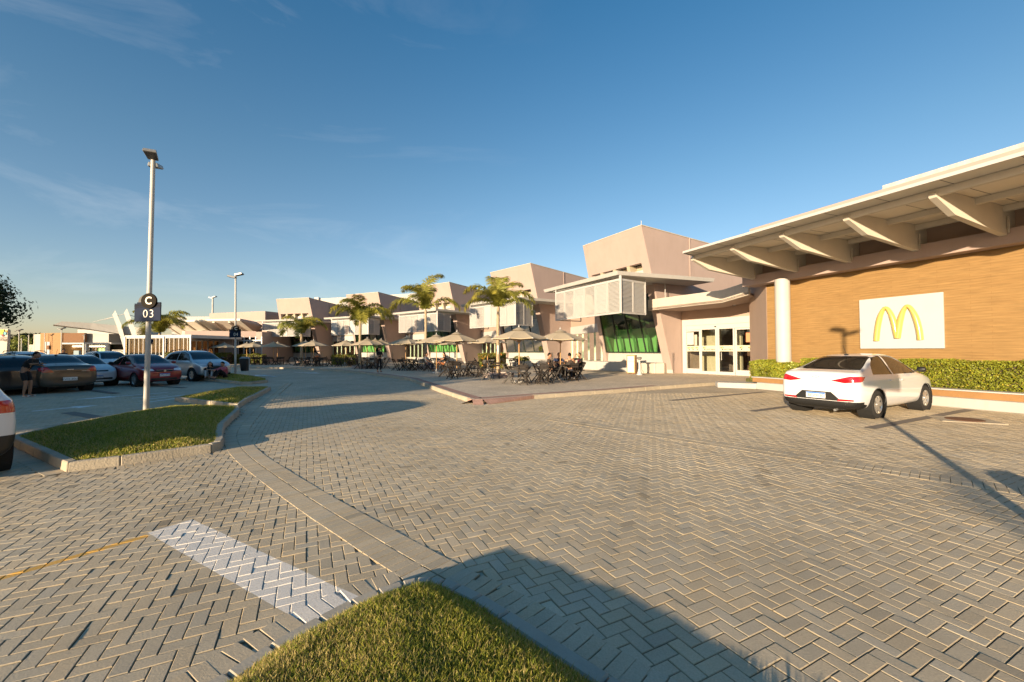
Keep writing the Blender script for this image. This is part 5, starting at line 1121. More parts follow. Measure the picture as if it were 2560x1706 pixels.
# ------------------------------------------------------------------ lamp posts
def lamp_post(loc, h, lean_, label, sign=None, heads=1.0, r0_=.058, r1_=.045, group=None, two=True, rot=0., hm='metal_grey'):
    root = empty('lamp_post', loc, 0, label, 'lamp post', group)
    top = Vector((lean_[0], lean_[1], h)); b = MB(); b.tube([(0,0,-.1), (0,0,.05), Vector(top)*.5, top], [r0_,r0_,(r0_+r1_)/2,r1_], 14); b.build('pole', M['polewhite'], root, smooth=60)
    b = MB(); b.lathe([(.001,.03),(r0_+.05,.03),(r0_+.05,0)], 16); b.build('base_plate', M['metal_grey'], root)
    for k, s_ in enumerate((1,-1) if two else (1,)):
        Mx = Matrix.Translation(top + Vector((0,0,-.05 - (.16 if s_ < 0 else 0)))) @ Matrix.Rotation(rot + (0 if s_ > 0 else math.pi), 4, 'Z') @ Matrix.Rotation(R(-14), 4, 'Y')
        b = MB(); A = [(-.02,-.13,0),(.42,-.17,0),(.42,.17,0),(-.02,.13,0)]; B_ = [(.0,-.11,.12),(.40,-.15,.10),(.40,.15,.10),(.0,.11,.12)]
        b.loft([Mx@(Vector(p)*heads) for p in A], [Mx@(Vector(p)*heads) for p in B_]); hd_ = b.build('lamp_head', M[hm], root, bevel=.01)
        b = MB(); b.loft([Mx@(Vector(p)*heads) for p in [(.03,-.12,-.012),(.39,-.145,-.012),(.39,.145,-.012),(.03,.12,-.012)]], [Mx@(Vector(p)*heads) for p in [(.03,-.12,-.002),(.39,-.145,-.002),(.39,.145,-.002),(.03,.12,-.002)]]); b.build('lamp_glass', M['lampdark'], hd_)
    if sign:
        num, zb, zt, col = sign; f_ = (zb+zt)/2/h; cx, cy = top.x*f_, top.y*f_
        for i, (dy, dx, rz_) in enumerate(((-.13, .12, R(-4)), (.10, -.15, R(-4)))):
            Mx = Matrix.Translation((cx+dx, cy+dy, 0)) @ Matrix.Rotation(rz_, 4, 'Z')
            b = MB(); b.box(-.30,.30,-.012,.012,zb,zt, Mx); pn = b.build('sign_panel', M[col], root, bevel=.004)
            b = MB()
            for q in range(3): b.box(-.301,.301,-.0145,.0145,zt-.05-q*.035,zt-.035-q*.035, Mx)
            b.build('stripe', M['signbrown'], pn)
            b = MB(); b.lathe([(.001,.02),(.19,.02),(.195,.012),(.195,-.012),(.19,-.02),(.001,-.02)], 32, Mx@Matrix.Translation((0.03,-.03,zt+.03))@Matrix.Rotation(R(90),4,'X')@Matrix.Diagonal((1,.92,1,1))); dc = b.build('sign_disc', M['signbrown'] if i == 0 else M['black'], root)
            if i == 0:
                X_ = Vector((math.cos(rz_), math.sin(rz_), 0)); nv = Vector((X_.y, -X_.x, 0))
                text('sign_letter', 'C', .25, M['signtext'], dc, Mx@Vector((.03,-.052,zt+.025)), X_, (0,0,1), .002, off=.004)
                text('sign_number', num, .27, M['signtext'], pn, Mx@Vector((0,-.016,zb+.16)), X_, (0,0,1), .002, spacing=1.15, off=-.003)
        b = MB(); b.box(cx-.02, cx+.02, cy-.12, cy+.09, zb+.1, zb+.14); b.box(cx-.02, cx+.02, cy-.12, cy+.09, zt-.1, zt-.06); b.build('sign_bracket', M['metal_grey'], root)
    return root
P3 = Vector((-8.72,9.84,.13)); tp3 = Dp(384, 396, 9.9); lamp_post(P3, tp3.z-.13, (tp3.x-P3.x, .05, 0), 'tall white lamp post with blue sign reading C 03 on the grass island', ('03', 2.20, 2.64, 'signblue'), group='parking lamp posts', rot=R(-62), heads=.8)
P4 = Vector((-16.3,24.3,.15)); tp4 = Dp(589,688,24.3); lamp_post(P4, tp4.z-.15, (tp4.x-P4.x, 0, 0), 'lamp post with blue sign reading C 04 behind the seated couple', ('04', 2.27, 2.75, 'signblue2'), group='parking lamp posts', rot=R(10))
lamp_post(Vector((-24.2,27.5,0)), 3.4, (0,0,0), 'short post with small dark blue sign behind the C 03 lamp post', None, heads=.2, r0_=.03, r1_=.03, two=False).name = 'sign_post'
b = MB(); q = Dp(373,856,27.4); b.box(q.x-.24,q.x+.24,27.36,27.4,q.z-.15,q.z+.22); b.lathe([(.001,.02),(.16,.02),(.16,-.02),(.001,-.02)], 20, Matrix.Translation((q.x,27.36,q.z+.25))@Matrix.Rotation(R(90),4,'X')); o = b.build('sign_board', M['signblue2']); tag(o, 'small dark blue parking sign peeking out behind the C 03 lamp post', 'sign')
text('sign_number', '05', .25, M['signtext'], o, (q.x+.04,27.34,q.z), (1,0,0), (0,0,1), .002)
a = Dp(532,744,70); lamp_post(Vector((a.x,70,7.0)), a.z-7.0, (0,0,0), 'floodlight pole standing on the roof of the pink block', None, heads=1.5, r0_=.14, r1_=.12)
for px, yt, d, hs, lb in ((48,826,70,2.2,'thin lamp post with a wide flat head in front of the far trees'), (154,822,66,2.2,'thin lamp post in front of the orange-brown building'), (54,846,68,.7,'short pale post right of the wide-headed lamp post'), (72,838,75,.8,'slender grey pole with a white banner left of the cream wall end'), (112,834,73,.5,'thin pole against the orange-brown wall left of its doorway'), (211,837,70,1.2,'lamp pole at the corner between brown and white upper walls')):
    a = Dp(px, yt, d); lamp_post(Vector((a.x,d,0)), a.z, (0,0,0), lb, None, heads=hs*.6, r0_=.075, r1_=.06, group='distant poles', hm='lampdark')
# lamp post off to the right whose shadow crosses the paving, car and wall
PS = Vector((3.70,2.15,.0)); lamp_post(PS, 4.98, (0,0,0), 'lamp post just outside the right edge, throwing the long shadow over the white sedan', ('02', 2.20, 2.64, 'signblue'), group='parking lamp posts', rot=R(33+90))
PB = Vector((-13.2,-23.4,0)); lamp_post(PB, 6.0, (0,0,0), 'lamp post far behind the photographer, throwing the soft second shadow stripe', None, heads=.9, r0_=.08, r1_=.07)
def bin_(loc, rz, label, col='black', h=.72):
    root = empty('litter_bin', loc, rz, label, 'bin', 'litter bins on posts'); b = MB(); b.loft([(-.16,-.14,.30),(.16,-.14,.30),(.16,.14,.30),(-.16,.14,.30)], [(-.23,-.2,.30+h),(.23,-.2,.30+h),(.23,.2,.30+h),(-.23,.2,.30+h)]); b.build('bucket', M[col], root, bevel=.03)
    b = MB(); b.tube([(.26,0,0),(.26,0,1.0),(.20,0,1.12),(-.20,0,1.12),(-.26,0,1.0)], .018, 8); b.build('post', M['alu'], root, smooth=60)
    b = MB(); b.loft([(-.24,-.21,1.03),(.24,-.21,1.03),(.24,.21,1.03),(-.24,.21,1.03)], [(-.15,-.12,1.12),(.15,-.12,1.12),(.15,.12,1.12),(-.15,.12,1.12)]); b.build('lid', M['metal_grey'], root, bevel=.02); return root
bin_(P4+Vector((.48,.1,-.02)), 0, 'black litter bin on a steel post beside the C 04 lamp post'); bn2 = bin_(PS+Vector((.34,-.20,0)), 0, 'dark litter bin beside the lamp post just outside the right edge'); bn2.scale = (.66,.66,.64)
# ------------------------------------------------------------------ umbrellas, tables, chairs
def make_umbrella():
    root = empty('parasol'); 
    b = MB(); b.tube([(0,0,.06),(0,0,2.42)], .026, 10); b.build('pole', M['wood_pole'], root, smooth=60)
    b = MB(); n = 8; vs = [(0,0,2.50)]; rim = []
    rings = [(.42,2.385),(.85,2.235),(1.30,2.06)]
    for j, (r_, z) in enumerate(rings):
        for i in range(2*n):
            a = math.pi*i/n; rr_ = r_*(1 if i % 2 == 0 else math.cos(math.pi/n)*(.985-.012*j)); vs.append((rr_*math.cos(a), rr_*math.sin(a), z - (0 if i % 2 == 0 else .012*(j+1))))
    N = 2*n; fs = [(0, 1+i, 1+(i+1)%N) for i in range(N)]
    for j in range(len(rings)-1):
        for i in range(N): fs.append((1+j*N+i, 1+(j+1)*N+i, 1+(j+1)*N+(i+1)%N, 1+j*N+(i+1)%N))
    base = len(vs)
    for i in range(N): x, y, z = vs[1+2*N+i]; vs.append((x*1.0, y*1.0, z-.035))
    for i in range(N): fs.append((1+2*N+i, base+i, base+(i+1)%N, 1+2*N+(i+1)%N))
    b.add(vs, fs); c = b.build('canopy', M['canvas'], root, smooth=25)
    b = MB(); v2 = [(0,0,2.60)]
    for i in range(N): a = math.pi*i/n; rr_ = .34*(1 if i%2==0 else .9); v2.append((rr_*math.cos(a), rr_*math.sin(a), 2.44))
    b.add(v2, [(0,1+i,1+(i+1)%N) for i in range(N)]); b.build('vent_cap', M['canvas'], c, smooth=25)
    b = MB(); b.lathe([(.045,2.56),(.03,2.62),(.012,2.70),(.001,2.71)], 10); b.build('ferrule', M['white'], root, smooth=60)
    for i in range(n):
        a = 2*math.pi*i/n; b = MB(); b.bar((0,0,2.40), (1.28*math.cos(a),1.28*math.sin(a),2.035), .022, .016); b.bar((0,0,1.86), (.64*math.cos(a),.64*math.sin(a),2.20), .018, .014); b.build('rib', M['wood_pole'], root)
        b = MB(); b.lathe([(.001,.03),(.03,.02),(.03,-.02),(.001,-.03)], 8, Matrix.Translation((1.305*math.cos(a),1.305*math.sin(a),2.04))); b.build('rib_tip', M['white'], root)
    b = MB(); b.lathe([(.001,0),(.26,0),(.27,.04),(.24,.10),(.06,.12),(.05,.30),(.03,.30)], 20); b.build('foot', M['whitewall'], root, smooth=40)
    return root
def make_table():
    root = empty('folding_table'); b = MB()
    for i in range(6): b.box(-.35,.35,-.35+i*.118,-.35+i*.118+.11,.725,.745)
    b.box(-.34,-.31,-.35,.35,.69,.725); b.box(.31,.34,-.35,.35,.69,.725); b.build('tabletop', M['wood_dark'], root)
    for s_ in (1,-1):
        for q in (1,-1): b = MB(); b.bar((s_*.30,-q*.33,0), (s_*.30,q*.33,.72), .05, .022, upv=(1,0,0)); b.build('leg', M['wood_dark'], root)
    b = MB(); b.bar((-.30,-.16,.19),(.30,-.16,.19), .03, .02); b.bar((-.30,.16,.19),(.30,.16,.19), .03, .02); b.build('stretcher', M['wood_dark'], root); return root
def make_chair():
    root = empty('folding_chair')      # faces +x
    for s_ in (1,-1):
        b = MB(); b.bar((.24,s_*.19,0), (-.20,s_*.19,.86), .042, .022, upv=(0,1,0)); b.build('leg', M['wood_dark'], root)
        b = MB(); b.bar((-.24,s_*.155,0), (.20,s_*.155,.46), .042, .022, upv=(0,1,0)); b.build('leg', M['wood_dark'], root)
    b = MB()
    for i in range(4): b.box(-.17+i*.10,-.17+i*.10+.08,-.205,.205,.44,.458)
    b.build('seat', M['wood_dark'], root)
    b = MB()
    for zz in (.80,.68): x_ = .24-.44*zz/.86; b.box(x_-.012,x_+.012,-.205,.205,zz-.045,zz+.045)
    b.build('backrest', M['wood_dark'], root)
    b = MB(); b.bar((.165,-.18,.15),(.165,.18,.15), .03, .02); b.bar((-.16,-.155,.11),(-.16,.155,.11), .03, .02); b.build('stretcher', M['wood_dark'], root); return root
PU, PT, PC = make_umbrella(), make_table(), make_chair()
used = {'u':0,'t':0,'c':0}
def place(proto, key, loc, rz, label, cat, group):
    o = proto if not used[key] else copy_tree(proto); used[key] = 1
    o.location = loc; o.rotation_euler = (0,0,rz); return tag(o, label, cat, group)
nm = ['in front of the nearest pavilion', 'nearest the kerb corner', 'behind the tallest palm', 'right of the talking couple', 'behind the talking couple', 'left of the talking couple']
UMB = [(1400.5,818,'over the table of four men',20.4), (1297.3,812,'nearest to the kerb, between the four men and the tall palm',18.6), (1218.5,834,'behind the trunk of the tallest palm, before the flowering shrubs',27.4), (1142,825,'directly right of the talking couple, nearest the camera there',23.6), (1091,832,'above the talking couple',26.5), (1017,838,'left of the talking couple, right of the standing woman',31), (1014,843,'half hidden behind the parasol left of the talking couple',36), (1108,842,'half hidden behind the two parasols above the talking couple',34), (1124,841.5,'mostly hidden at the foot of the middle pavilion window',36), (918,843,'just left of the standing woman, next to the second palm from the left',34), (938,845,'directly behind the standing woman',37), (953,846,'smallest one showing right behind the standing woman',39.5), (866,848,'in front of the hedge, between the two left palms',39.3), (862,849,'half hidden behind the parasol before the hedge',43), (784,848,'over the person in orange',39.5), (778,850.7,'half hidden behind the parasol of the person in orange',43), (764,850,'right beside the leftmost palm trunk',42), (683.6,853,'in front of the farthest pavilion doors',44.5), (694,853.5,'half hidden behind the one at the farthest pavilion doors',48), (634,853,'right of the C 04 post',45.5), (617,855,'directly behind the C 04 post',48), (561,855,'leftmost of all, left of the C 04 post',47.5)]
rr_ = random.Random(11); upos = []
for i, (px, py, where, d) in enumerate(UMB):
    a = Dp(px, py, d); p = Vector((a.x, d, .12)); upos.append(p)
    if i in (0,1,3,4,5): p = Vector((a.x, d, .12))
    o = place(PU, 'u', p, rr_.uniform(0,.8), 'beige parasol ' + where, 'parasol', 'beige parasols on the terrace'); s = (a.z-.12)/2.70; o.scale = (1, 1, max(.93, min(1.08, s)))
tabs = [(0,'with the four men'), (1,'nearest the kerb'), (2,'before the flowering shrubs'), (3,'right of the talking couple'), (5,'left of the talking couple'), (9,'left of the standing woman'), (10,'behind the standing woman'), (12,'before the hedge'), (14,'where the person in orange sits'), (16,'beside the leftmost palm'), (17,'before the farthest pavilion doors'), (19,'right of the C 04 post'), (21,'left of the C 04 post'), (6,'in the middle, farther back'), (7,'behind the talking couple')]
MEN = None; tinfo = {}
def set_table(p, rz, where, n=4, gap=.55, skip=()):
    place(PT, 't', p, rz, 'dark folding wooden table ' + where, 'table', 'dark folding tables on the terrace')
    for k in range(n):
        if k in skip: continue
        a = rz + k*math.pi/2 + rr_.uniform(-.12,.12); q = p + Vector((math.cos(a), math.sin(a), 0))*(gap+rr_.uniform(-.03,.16))
        place(PC, 'c', q, a+math.pi+rr_.uniform(-.15,.15), 'dark folding wooden chair at the table ' + where, 'chair', 'chairs at the table ' + where)
for ui, where in tabs:
    p = upos[ui].copy(); rz = rr_.uniform(0, 1.5); off = Vector((rr_.uniform(-.15,.15), -.55, 0)); tinfo[ui] = (p+off, rz)
    if ui == 0: rz = R(10); off = Vector((.35,-.35,0)); tinfo[0] = (p+off, rz)
    set_table(p+off, rz, where, 4 if ui not in (6,7) else 2, .62, ())
    if ui in (1,3,5,9,12,14,17,19): set_table(p+off+Vector((math.cos(rz)*.0+.95, .3, 0)), rz+.1, where+', second one', 4, .62)
# loose chairs
for px, py, rz, lb in ((1122,938,2.5,'folding chair drawn out left of the parasol foot, left of the tall palm'), (1200,944,.2,'folding chair standing alone left of the tall palm'), (1218,951,2.9,'folding chair facing away beside the white parasol foot'), (1130,948,.9,'folding chair nearest the kerb, left group'), (1240,947,1.8,'folding chair right in front of the tall palm trunk'), (1175,940,3.4,'folding chair between the couple and the tall palm'), (1345,953,.4,'folding chair left of the four men, nearest the camera')):
    place(PC, 'c', G(px,py,.12), rz, 'dark ' + lb, 'chair', 'loose folding chairs')
p = G(1166,925,.12)
for px, py, w_ in ((1210,921,'by the flowering shrubs'), (1286,925,'behind the tall palm, right side'), (835,908,'at the hedge by the fourth pavilion')): set_table(G(px,py,.12), .3, w_, 4, .6)
# ------------------------------------------------------------------ palms
def make_leaf_mat(name, c, tr=.3):
    m = bpy.data.materials.new(name); m.use_nodes = True; t = m.node_tree; b = t.nodes['Principled BSDF']; at = t.nodes.new('ShaderNodeAttribute'); at.attribute_name = 'tint'
    v = t.nodes.new('ShaderNodeVectorMath'); v.operation = 'MULTIPLY'; v.inputs[1].default_value = c; t.links.new(at.outputs['Color'], v.inputs[0]); t.links.new(v.outputs[0], b.inputs['Base Color']); b.inputs['Roughness'].default_value = .5; b.inputs['Specular IOR Level'].default_value = .3
    q = t.nodes.new('ShaderNodeBsdfTranslucent'); t.links.new(v.outputs[0], q.inputs[0]); ms = t.nodes.new('ShaderNodeMixShader'); ms.inputs[0].default_value = tr; t.links.new(b.outputs[0], ms.inputs[1]); t.links.new(q.outputs[0], ms.inputs[2]); t.links.new(ms.outputs[0], t.nodes['Material Output'].inputs[0]); return m
M['palm_leaf'] = make_leaf_mat('palm_leaf', (.22,.225,.04)); M['tree_leaf'] = make_leaf_mat('tree_leaf', (.03,.042,.012)); M['hedge'] = make_leaf_mat('hedge_leaf', (.29,.32,.035), .35); M['hill'] = make_leaf_mat('far_leaf', (.05,.065,.02), .1); M['shrub'] = make_leaf_mat('shrub_leaf', (.22,.24,.05))
M['palm_trunk'] = mat('palm_trunk', (.36,.27,.17), .9, var=.25, vscale=7, bump=.8, bscale=22); M['bark'] = mat('bark', (.06,.045,.03), .95, var=.3, bump=.8, bscale=12)
def tinted(me, cols):
    ca = me.color_attributes.new('tint', 'FLOAT_COLOR', 'POINT'); ca.data.foreach_set('color', [q for c in cols for q in (*c, 1.)])
def make_palm(loc, h, seed, label, nf=11, fl=2.3, droop=1., fronds=None, tr=.15):
    rn = random.Random(seed); root = empty('palm_tree', loc, 0, label, 'palm tree', 'young palms on the terrace')
    b = MB(); pts = []; rad = []; n = 26; bx = rn.uniform(-.06,.06)
    for i in range(n+1):
        t = i/n; pts.append((bx*math.sin(t*3), 0, h*t)); rad.append((tr*(1.25-.45*min(1,t*1.6)) + .018*(i % 2)) * (1 if t < .72 else (1.12 if t < .85 else 1.0)))
    b.tube(pts, rad, 12); b.build('trunk', M['palm_trunk'], root, smooth=70)
    v = []; f = []; cols = []
    specs = fronds or [(2*math.pi*i/nf + rn.uniform(-.2,.2), rn.uniform(.25,1.25), fl*rn.uniform(.85,1.1)) for i in range(nf)]
    for (az, el, L_) in specs:
        d = Vector((math.cos(az), math.sin(az), 0)); side = Vector((-d.y, d.x, 0)); p = Vector((bx*.14,0,h-.05)); e = el + .62; L_ = L_*1.22; path = [p.copy()]; N = 26; tint0 = rn.uniform(.75,1.25); yel = rn.uniform(0,.5)
        for i in range(N): e -= (1.9+.55*droop*(1-el*.4))/N*(.45+1.2*i/N); p = p + (d*math.cos(e) + Vector((0,0,math.sin(e))))*(L_/N); path.append(p.copy())
        for i in range(N):
            a, c = path[i], path[i+1]; w_ = .022*(1-.75*i/N); k = len(v); v += [a+side*w_, a-side*w_, c-side*w_*.95, c+side*w_*.95]; f.append((k,k+1,k+2,k+3)); cols += [(1.3,1.15,1.0)]*4
        for i in range(4, N*4):
            t = i/(N*4); ii = min(N-1, int(t*N)); fr_ = t*N-ii; c = path[ii].lerp(path[ii+1], fr_); ax_ = (path[ii+1]-path[ii]).normalized(); upn = side.cross(ax_)
            ll = .56*math.sin(math.pi*min(1,(t*.92+.06)))**.6 * L_/2.3
            for s_ in (1,-1):
                dv = (side*s_*rn.uniform(.65,1.0) + ax_*rn.uniform(.35,.7) + upn*rn.uniform(-.25,.45)).normalized(); tipd = (dv + Vector((0,0,-1))*rn.uniform(.35,.9)*droop).normalized()
                w_ = .021*rn.uniform(.8,1.3)*L_/2.6; wv = ax_*w_; m_ = c + dv*ll*.5; tp = m_ + tipd*ll*.5
                k = len(v); v += [c-wv*.6, c+wv*.6, m_+wv, m_-wv, tp]; f += [(k,k+1,k+2,k+3),(k+3,k+2,k+4)]
                q = tint0*rn.uniform(.75,1.25); y_ = yel*(t); cols += [(q*(1+.6*y_),q*(1+.15*y_),q*(1-.2*y_))]*5
    me = bpy.data.meshes.new('crown'); me.from_pydata([tuple(x) for x in v], [], f); me.materials.append(M['palm_leaf']); tinted(me, cols); o = bpy.data.objects.new('crown', me); LK(o); o.parent = root
    return root
def palm_at(px, pyb, pyc, d, **k):
    a = Dp(px, pyc, d); return make_palm(Vector((a.x, d, .12)), a.z-.12, **k)
# azimuth 0 = right in the picture, pi/2 = away, pi = left
palm_at(1246, 945, 768, 22.3, seed=3, label='tallest nearest palm, its trunk wearing a grey band, between the near parasols', tr=.09, fronds=[(.15,.5,2.2),(.5,1.0,2.1),(1.2,1.25,2.2),(2.0,1.2,2.3),(2.9,.75,2.3),(3.3,.25,2.0),(3.9,.55,1.9),(4.6,.75,1.6),(5.3,.55,1.9),(5.9,.15,2.2),(1.9,.9,2.0)])
b = MB(); a = Dp(1246,880,22.3); b.lathe([(.108,1.25),(.106,1.72)], 16, Matrix.Translation((a.x,22.3,.12))); tag(b.build('trunk_band', M['metal_grey']), 'grey band wrapped around the tallest palm trunk', 'band')
palm_at(1064, 922, 775, 33.0, seed=5, label='palm with one broken-looking drooping frond at each side, behind the talking couple', fronds=[(.1,.35,3.0),(.9,1.3,3.6),(1.3,1.1,2.6),(2.2,1.2,2.8),(3.0,.3,3.3),(3.5,1.05,2.7),(4.2,.7,2.2),(5.2,.8,2.1),(2.8,.95,2.9)], tr=.105)
palm_at(901, 921, 803, 36.0, seed=8, label='bushy palm left of the standing woman', nf=13, fl=2.9, droop=1.3, tr=.115)
palm_at(754, 905, 835, 46.0, seed=12, label='leftmost terrace palm with ragged low crown, before the farthest pavilion', nf=9, fl=3.3, droop=1.4, tr=.15)
a = Dp(399,836,52); make_palm(Vector((a.x,52,.1)), a.z, 21, 'palm rising behind the glazed pavilion, right of the C 03 sign', nf=11, fl=4.0, droop=1.2, tr=.14)
# ring planters round palms
for (px, py, w_) in ((1246,944,'tallest palm'), (1066,923,'palm behind the talking couple'), (901,922,'bushy palm left of the standing woman'), (754,907,'leftmost terrace palm')):
    p = G(px,py,.12); b = MB(); b.lathe([(.85,0),(.85,.22),(.75,.24),(.75,.17),(.001,.2)], 8, Matrix.Translation((p.x,p.y+.3,.12))); o = b.build('palm_planter', M['pink']); tag(o, 'low pink kerbed ring round the ' + w_, 'planter', 'rings round the palms')
# ------------------------------------------------------------------ hedges and shrubs
def leafy(name, fn, n, size, m, label, cat, seed=1, flowers=0, fcol=(3.0,3.0,9.0), kind=None, group=None, origin=(0,0,0), core=None):
    rn = random.Random(seed); v = []; f = []; cols = []
    for i in range(n):
        p, nrm, s0 = fn(rn); a = Vector((rn.gauss(0,1), rn.gauss(0,1), rn.gauss(0,1)*.6)); a = (a + nrm*.6).normalized(); x = a.cross(Vector((rn.random()-.5, rn.random()-.5, rn.random()-.5))).normalized(); y = a.cross(x); s = size*rn.uniform(.6,1.3)
        k = len(v); v += [p-x*s*.5, p-y*s*.28, p+x*s*.55, p+y*s*.28]; f.append((k,k+1,k+2,k+3)); t = s0*rn.uniform(.65,1.35); cc_ = (t, t, t)
        if rn.random() < flowers: cc_ = fcol
        elif rn.random() < .12: cc_ = (t*1.5, t*1.15, t)
        cols += [cc_]*4
    me = bpy.data.meshes.new('foliage' if cat != 'hedge' else name); me.from_pydata([tuple(q) for q in v], [], f); me.materials.append(m); tinted(me, cols)
    o = bpy.data.objects.new(name, me); LK(o); tag(o, label, cat, group, kind)
    if core: c_ = core(); c_.parent = o; c_.name = 'branches'
    return o
def hedge_fn(s0, s1, n0, n1, z0, z1, F, bump_=.06):
    def fn(rn):
        s = rn.uniform(s0, s1); q = rn.random()
        bz = z1 + bump_*noise.noise(Vector((s*1.7,0,1)))*1.6; bn = n1 + bump_*noise.noise(Vector((s*2.1,5,1)))
        if q < .45: p = F(s, bn+rn.uniform(-.07,.03), rn.uniform(z0, bz)); nr = F.n
        elif q < .8: p = F(s, rn.uniform(n0, bn), bz+rn.uniform(-.06,.04)); nr = Vector((0,0,1))
        else: p = F(s, rn.uniform(n0, bn), rn.uniform(z0, bz)); nr = Vector((0,0,1))
        return p, nr, .8+.35*noise.noise(p*2.5)
    return fn
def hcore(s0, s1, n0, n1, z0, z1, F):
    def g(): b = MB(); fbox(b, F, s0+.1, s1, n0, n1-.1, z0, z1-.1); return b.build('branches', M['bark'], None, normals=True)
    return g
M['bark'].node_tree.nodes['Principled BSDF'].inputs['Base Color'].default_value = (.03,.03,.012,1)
leafy('clipped_hedge', hedge_fn(1.2, 9.5, .25, 1.25, .36, 1.20, X), 42000, .055, M['hedge'], 'long clipped green hedge in the white planter, right of the white car', 'hedge', core=hcore(1.2,9.5,.25,1.25,.3,1.2,X))
leafy('flowering_shrub', hedge_fn(-.75, 1.25, .5, 1.5, .30, 1.02, X, .2), 11000, .06, M['hedge'], 'rounded loose hedge with small white flowers, left of the white car', 'hedge', seed=4, flowers=.012, core=hcore(-.6,1.2,.5,1.3,.2,.95,X))
F = FRS[2]; S3 = PL(1195, 905, FRS[2].O, FRS[2].u); 
def blob_fn(c, rx, ry, rz, floor=0.):
    def fn(rn):
        a = Vector((rn.gauss(0,1), rn.gauss(0,1), abs(rn.gauss(0,1)))).normalized(); r_ = rn.uniform(.6,1)*(1+.3*noise.noise(a*2.2+Vector(c))); p = Vector(c)+Vector((a.x*rx*r_, a.y*ry*r_, a.z*rz*r_)); return p, a, .8+.4*noise.noise(p*2)
    return fn
for px0, px1, dep, ht, nm_, fl, w_ in ((1196,1265,33.5,1.3,'flowering_shrub',.07,'orange flowering shrubs behind the tables near the tallest palm'), (832,893,43.5,1.15,'clipped_hedge',.0,'yellow-green clipped hedge behind the seated guests at the fourth pavilion'), (545,572,47.5,1.4,'shrub',.0,'dark shrub behind the leftmost parasol'), (572,660,48.8,1.2,'shrub',.0,'low shrubs under the dark restaurant windows'), (420,446,43,1.5,'flowering_shrub',.05,'yellowish shrub before the glazed pavilion, between red and silver cars')):
    a, c = Dp(px0,880,dep), Dp(px1,880,dep); Fh = Fr((a.x,dep), (c.x-a.x,0), (0,-1)); ln = (c.x-a.x)
    leafy(nm_, hedge_fn(0, ln, -.6, .4, .12, ht, Fh, .12), 3500, .13, M['shrub'], w_, 'shrub' if nm_ != 'clipped_hedge' else 'hedge', seed=int(px0), flowers=fl, fcol=(4,1.2,1.0), core=hcore(0,ln,-.6,.4,.1,ht,Fh))
for px, py, w_ in ((1312,922,'right of the tallest palm'), (1295,918,'between tall palm and parasol pole'),): 
    p = G(px,py,.12); leafy('small_plant', blob_fn((p.x,p.y+1.3,.72), .5,.2,.35), 260, .12, M['shrub'], 'small plant in the white planter ' + w_, 'plant', seed=int(px))
# ------------------------------------------------------------------ trees
def make_tree(name, loc, h, rad, seed, label, n=5200, leaf=.30, zc=.62, m='tree_leaf', group=None, fine=False):
    rn = random.Random(seed); root = empty(name, loc, 0, label, 'tree', group); b = MB()
    b.tube([(0,0,-.2),(.05,.05,h*.25),(.1,-.05,h*.5),(.0,.1,h*.8)], [.028*h,.022*h,.016*h,.006*h], 10); br = []
    for i in range(9):
        a = i*2.4; z0_ = h*(.25+.05*i); e = Vector((math.cos(a)*rad*.75, math.sin(a)*rad*.75, h*(.45+.05*i))); b.tube([(0,0,z0_), Vector((0,0,z0_)).lerp(e,.5)+Vector((0,0,.2)), e], [.011*h,.007*h,.003*h], 6); br.append(e)
    b.build('trunk', M['bark'], root, smooth=60)
    v = []; f = []; cols = []; cl = []
    for i in range(46 if not fine else 90):
        a = Vector((rn.gauss(0,1), rn.gauss(0,1), rn.gauss(0,.8))).normalized(); r_ = rn.uniform(.35,1)**.6; cl.append((Vector((a.x*rad*r_, a.y*rad*r_, h*zc + a.z*h*(1-zc)*.95*r_)), rad*rn.uniform(.20,.36), rn.uniform(.7,1.3)))
    for i in range(n):
        c, rc__, tn = cl[i % len(cl)]; a = Vector((rn.gauss(0,1), rn.gauss(0,1), rn.gauss(0,.8))).normalized(); p = c + a*rc__*rn.uniform(.3,1.05); x = a.cross(Vector((rn.random()-.5,rn.random()-.5,rn.random()-.5))).normalized(); y = (a+Vector((0,0,.4))).normalized().cross(x); s = leaf*rn.uniform(.6,1.3)
        k = len(v); v += [p-x*s*.5, p-y*s*.3, p+x*s*.5, p+y*s*.3]; f.append((k,k+1,k+2,k+3)); t = tn*rn.uniform(.7,1.3); cols += [(t,t,t)]*4
    me = bpy.data.meshes.new('crown'); me.from_pydata([tuple(q) for q in v], [], f); me.materials.append(M[m]); tinted(me, cols); o = bpy.data.objects.new('crown', me); LK(o); o.parent = root; return root
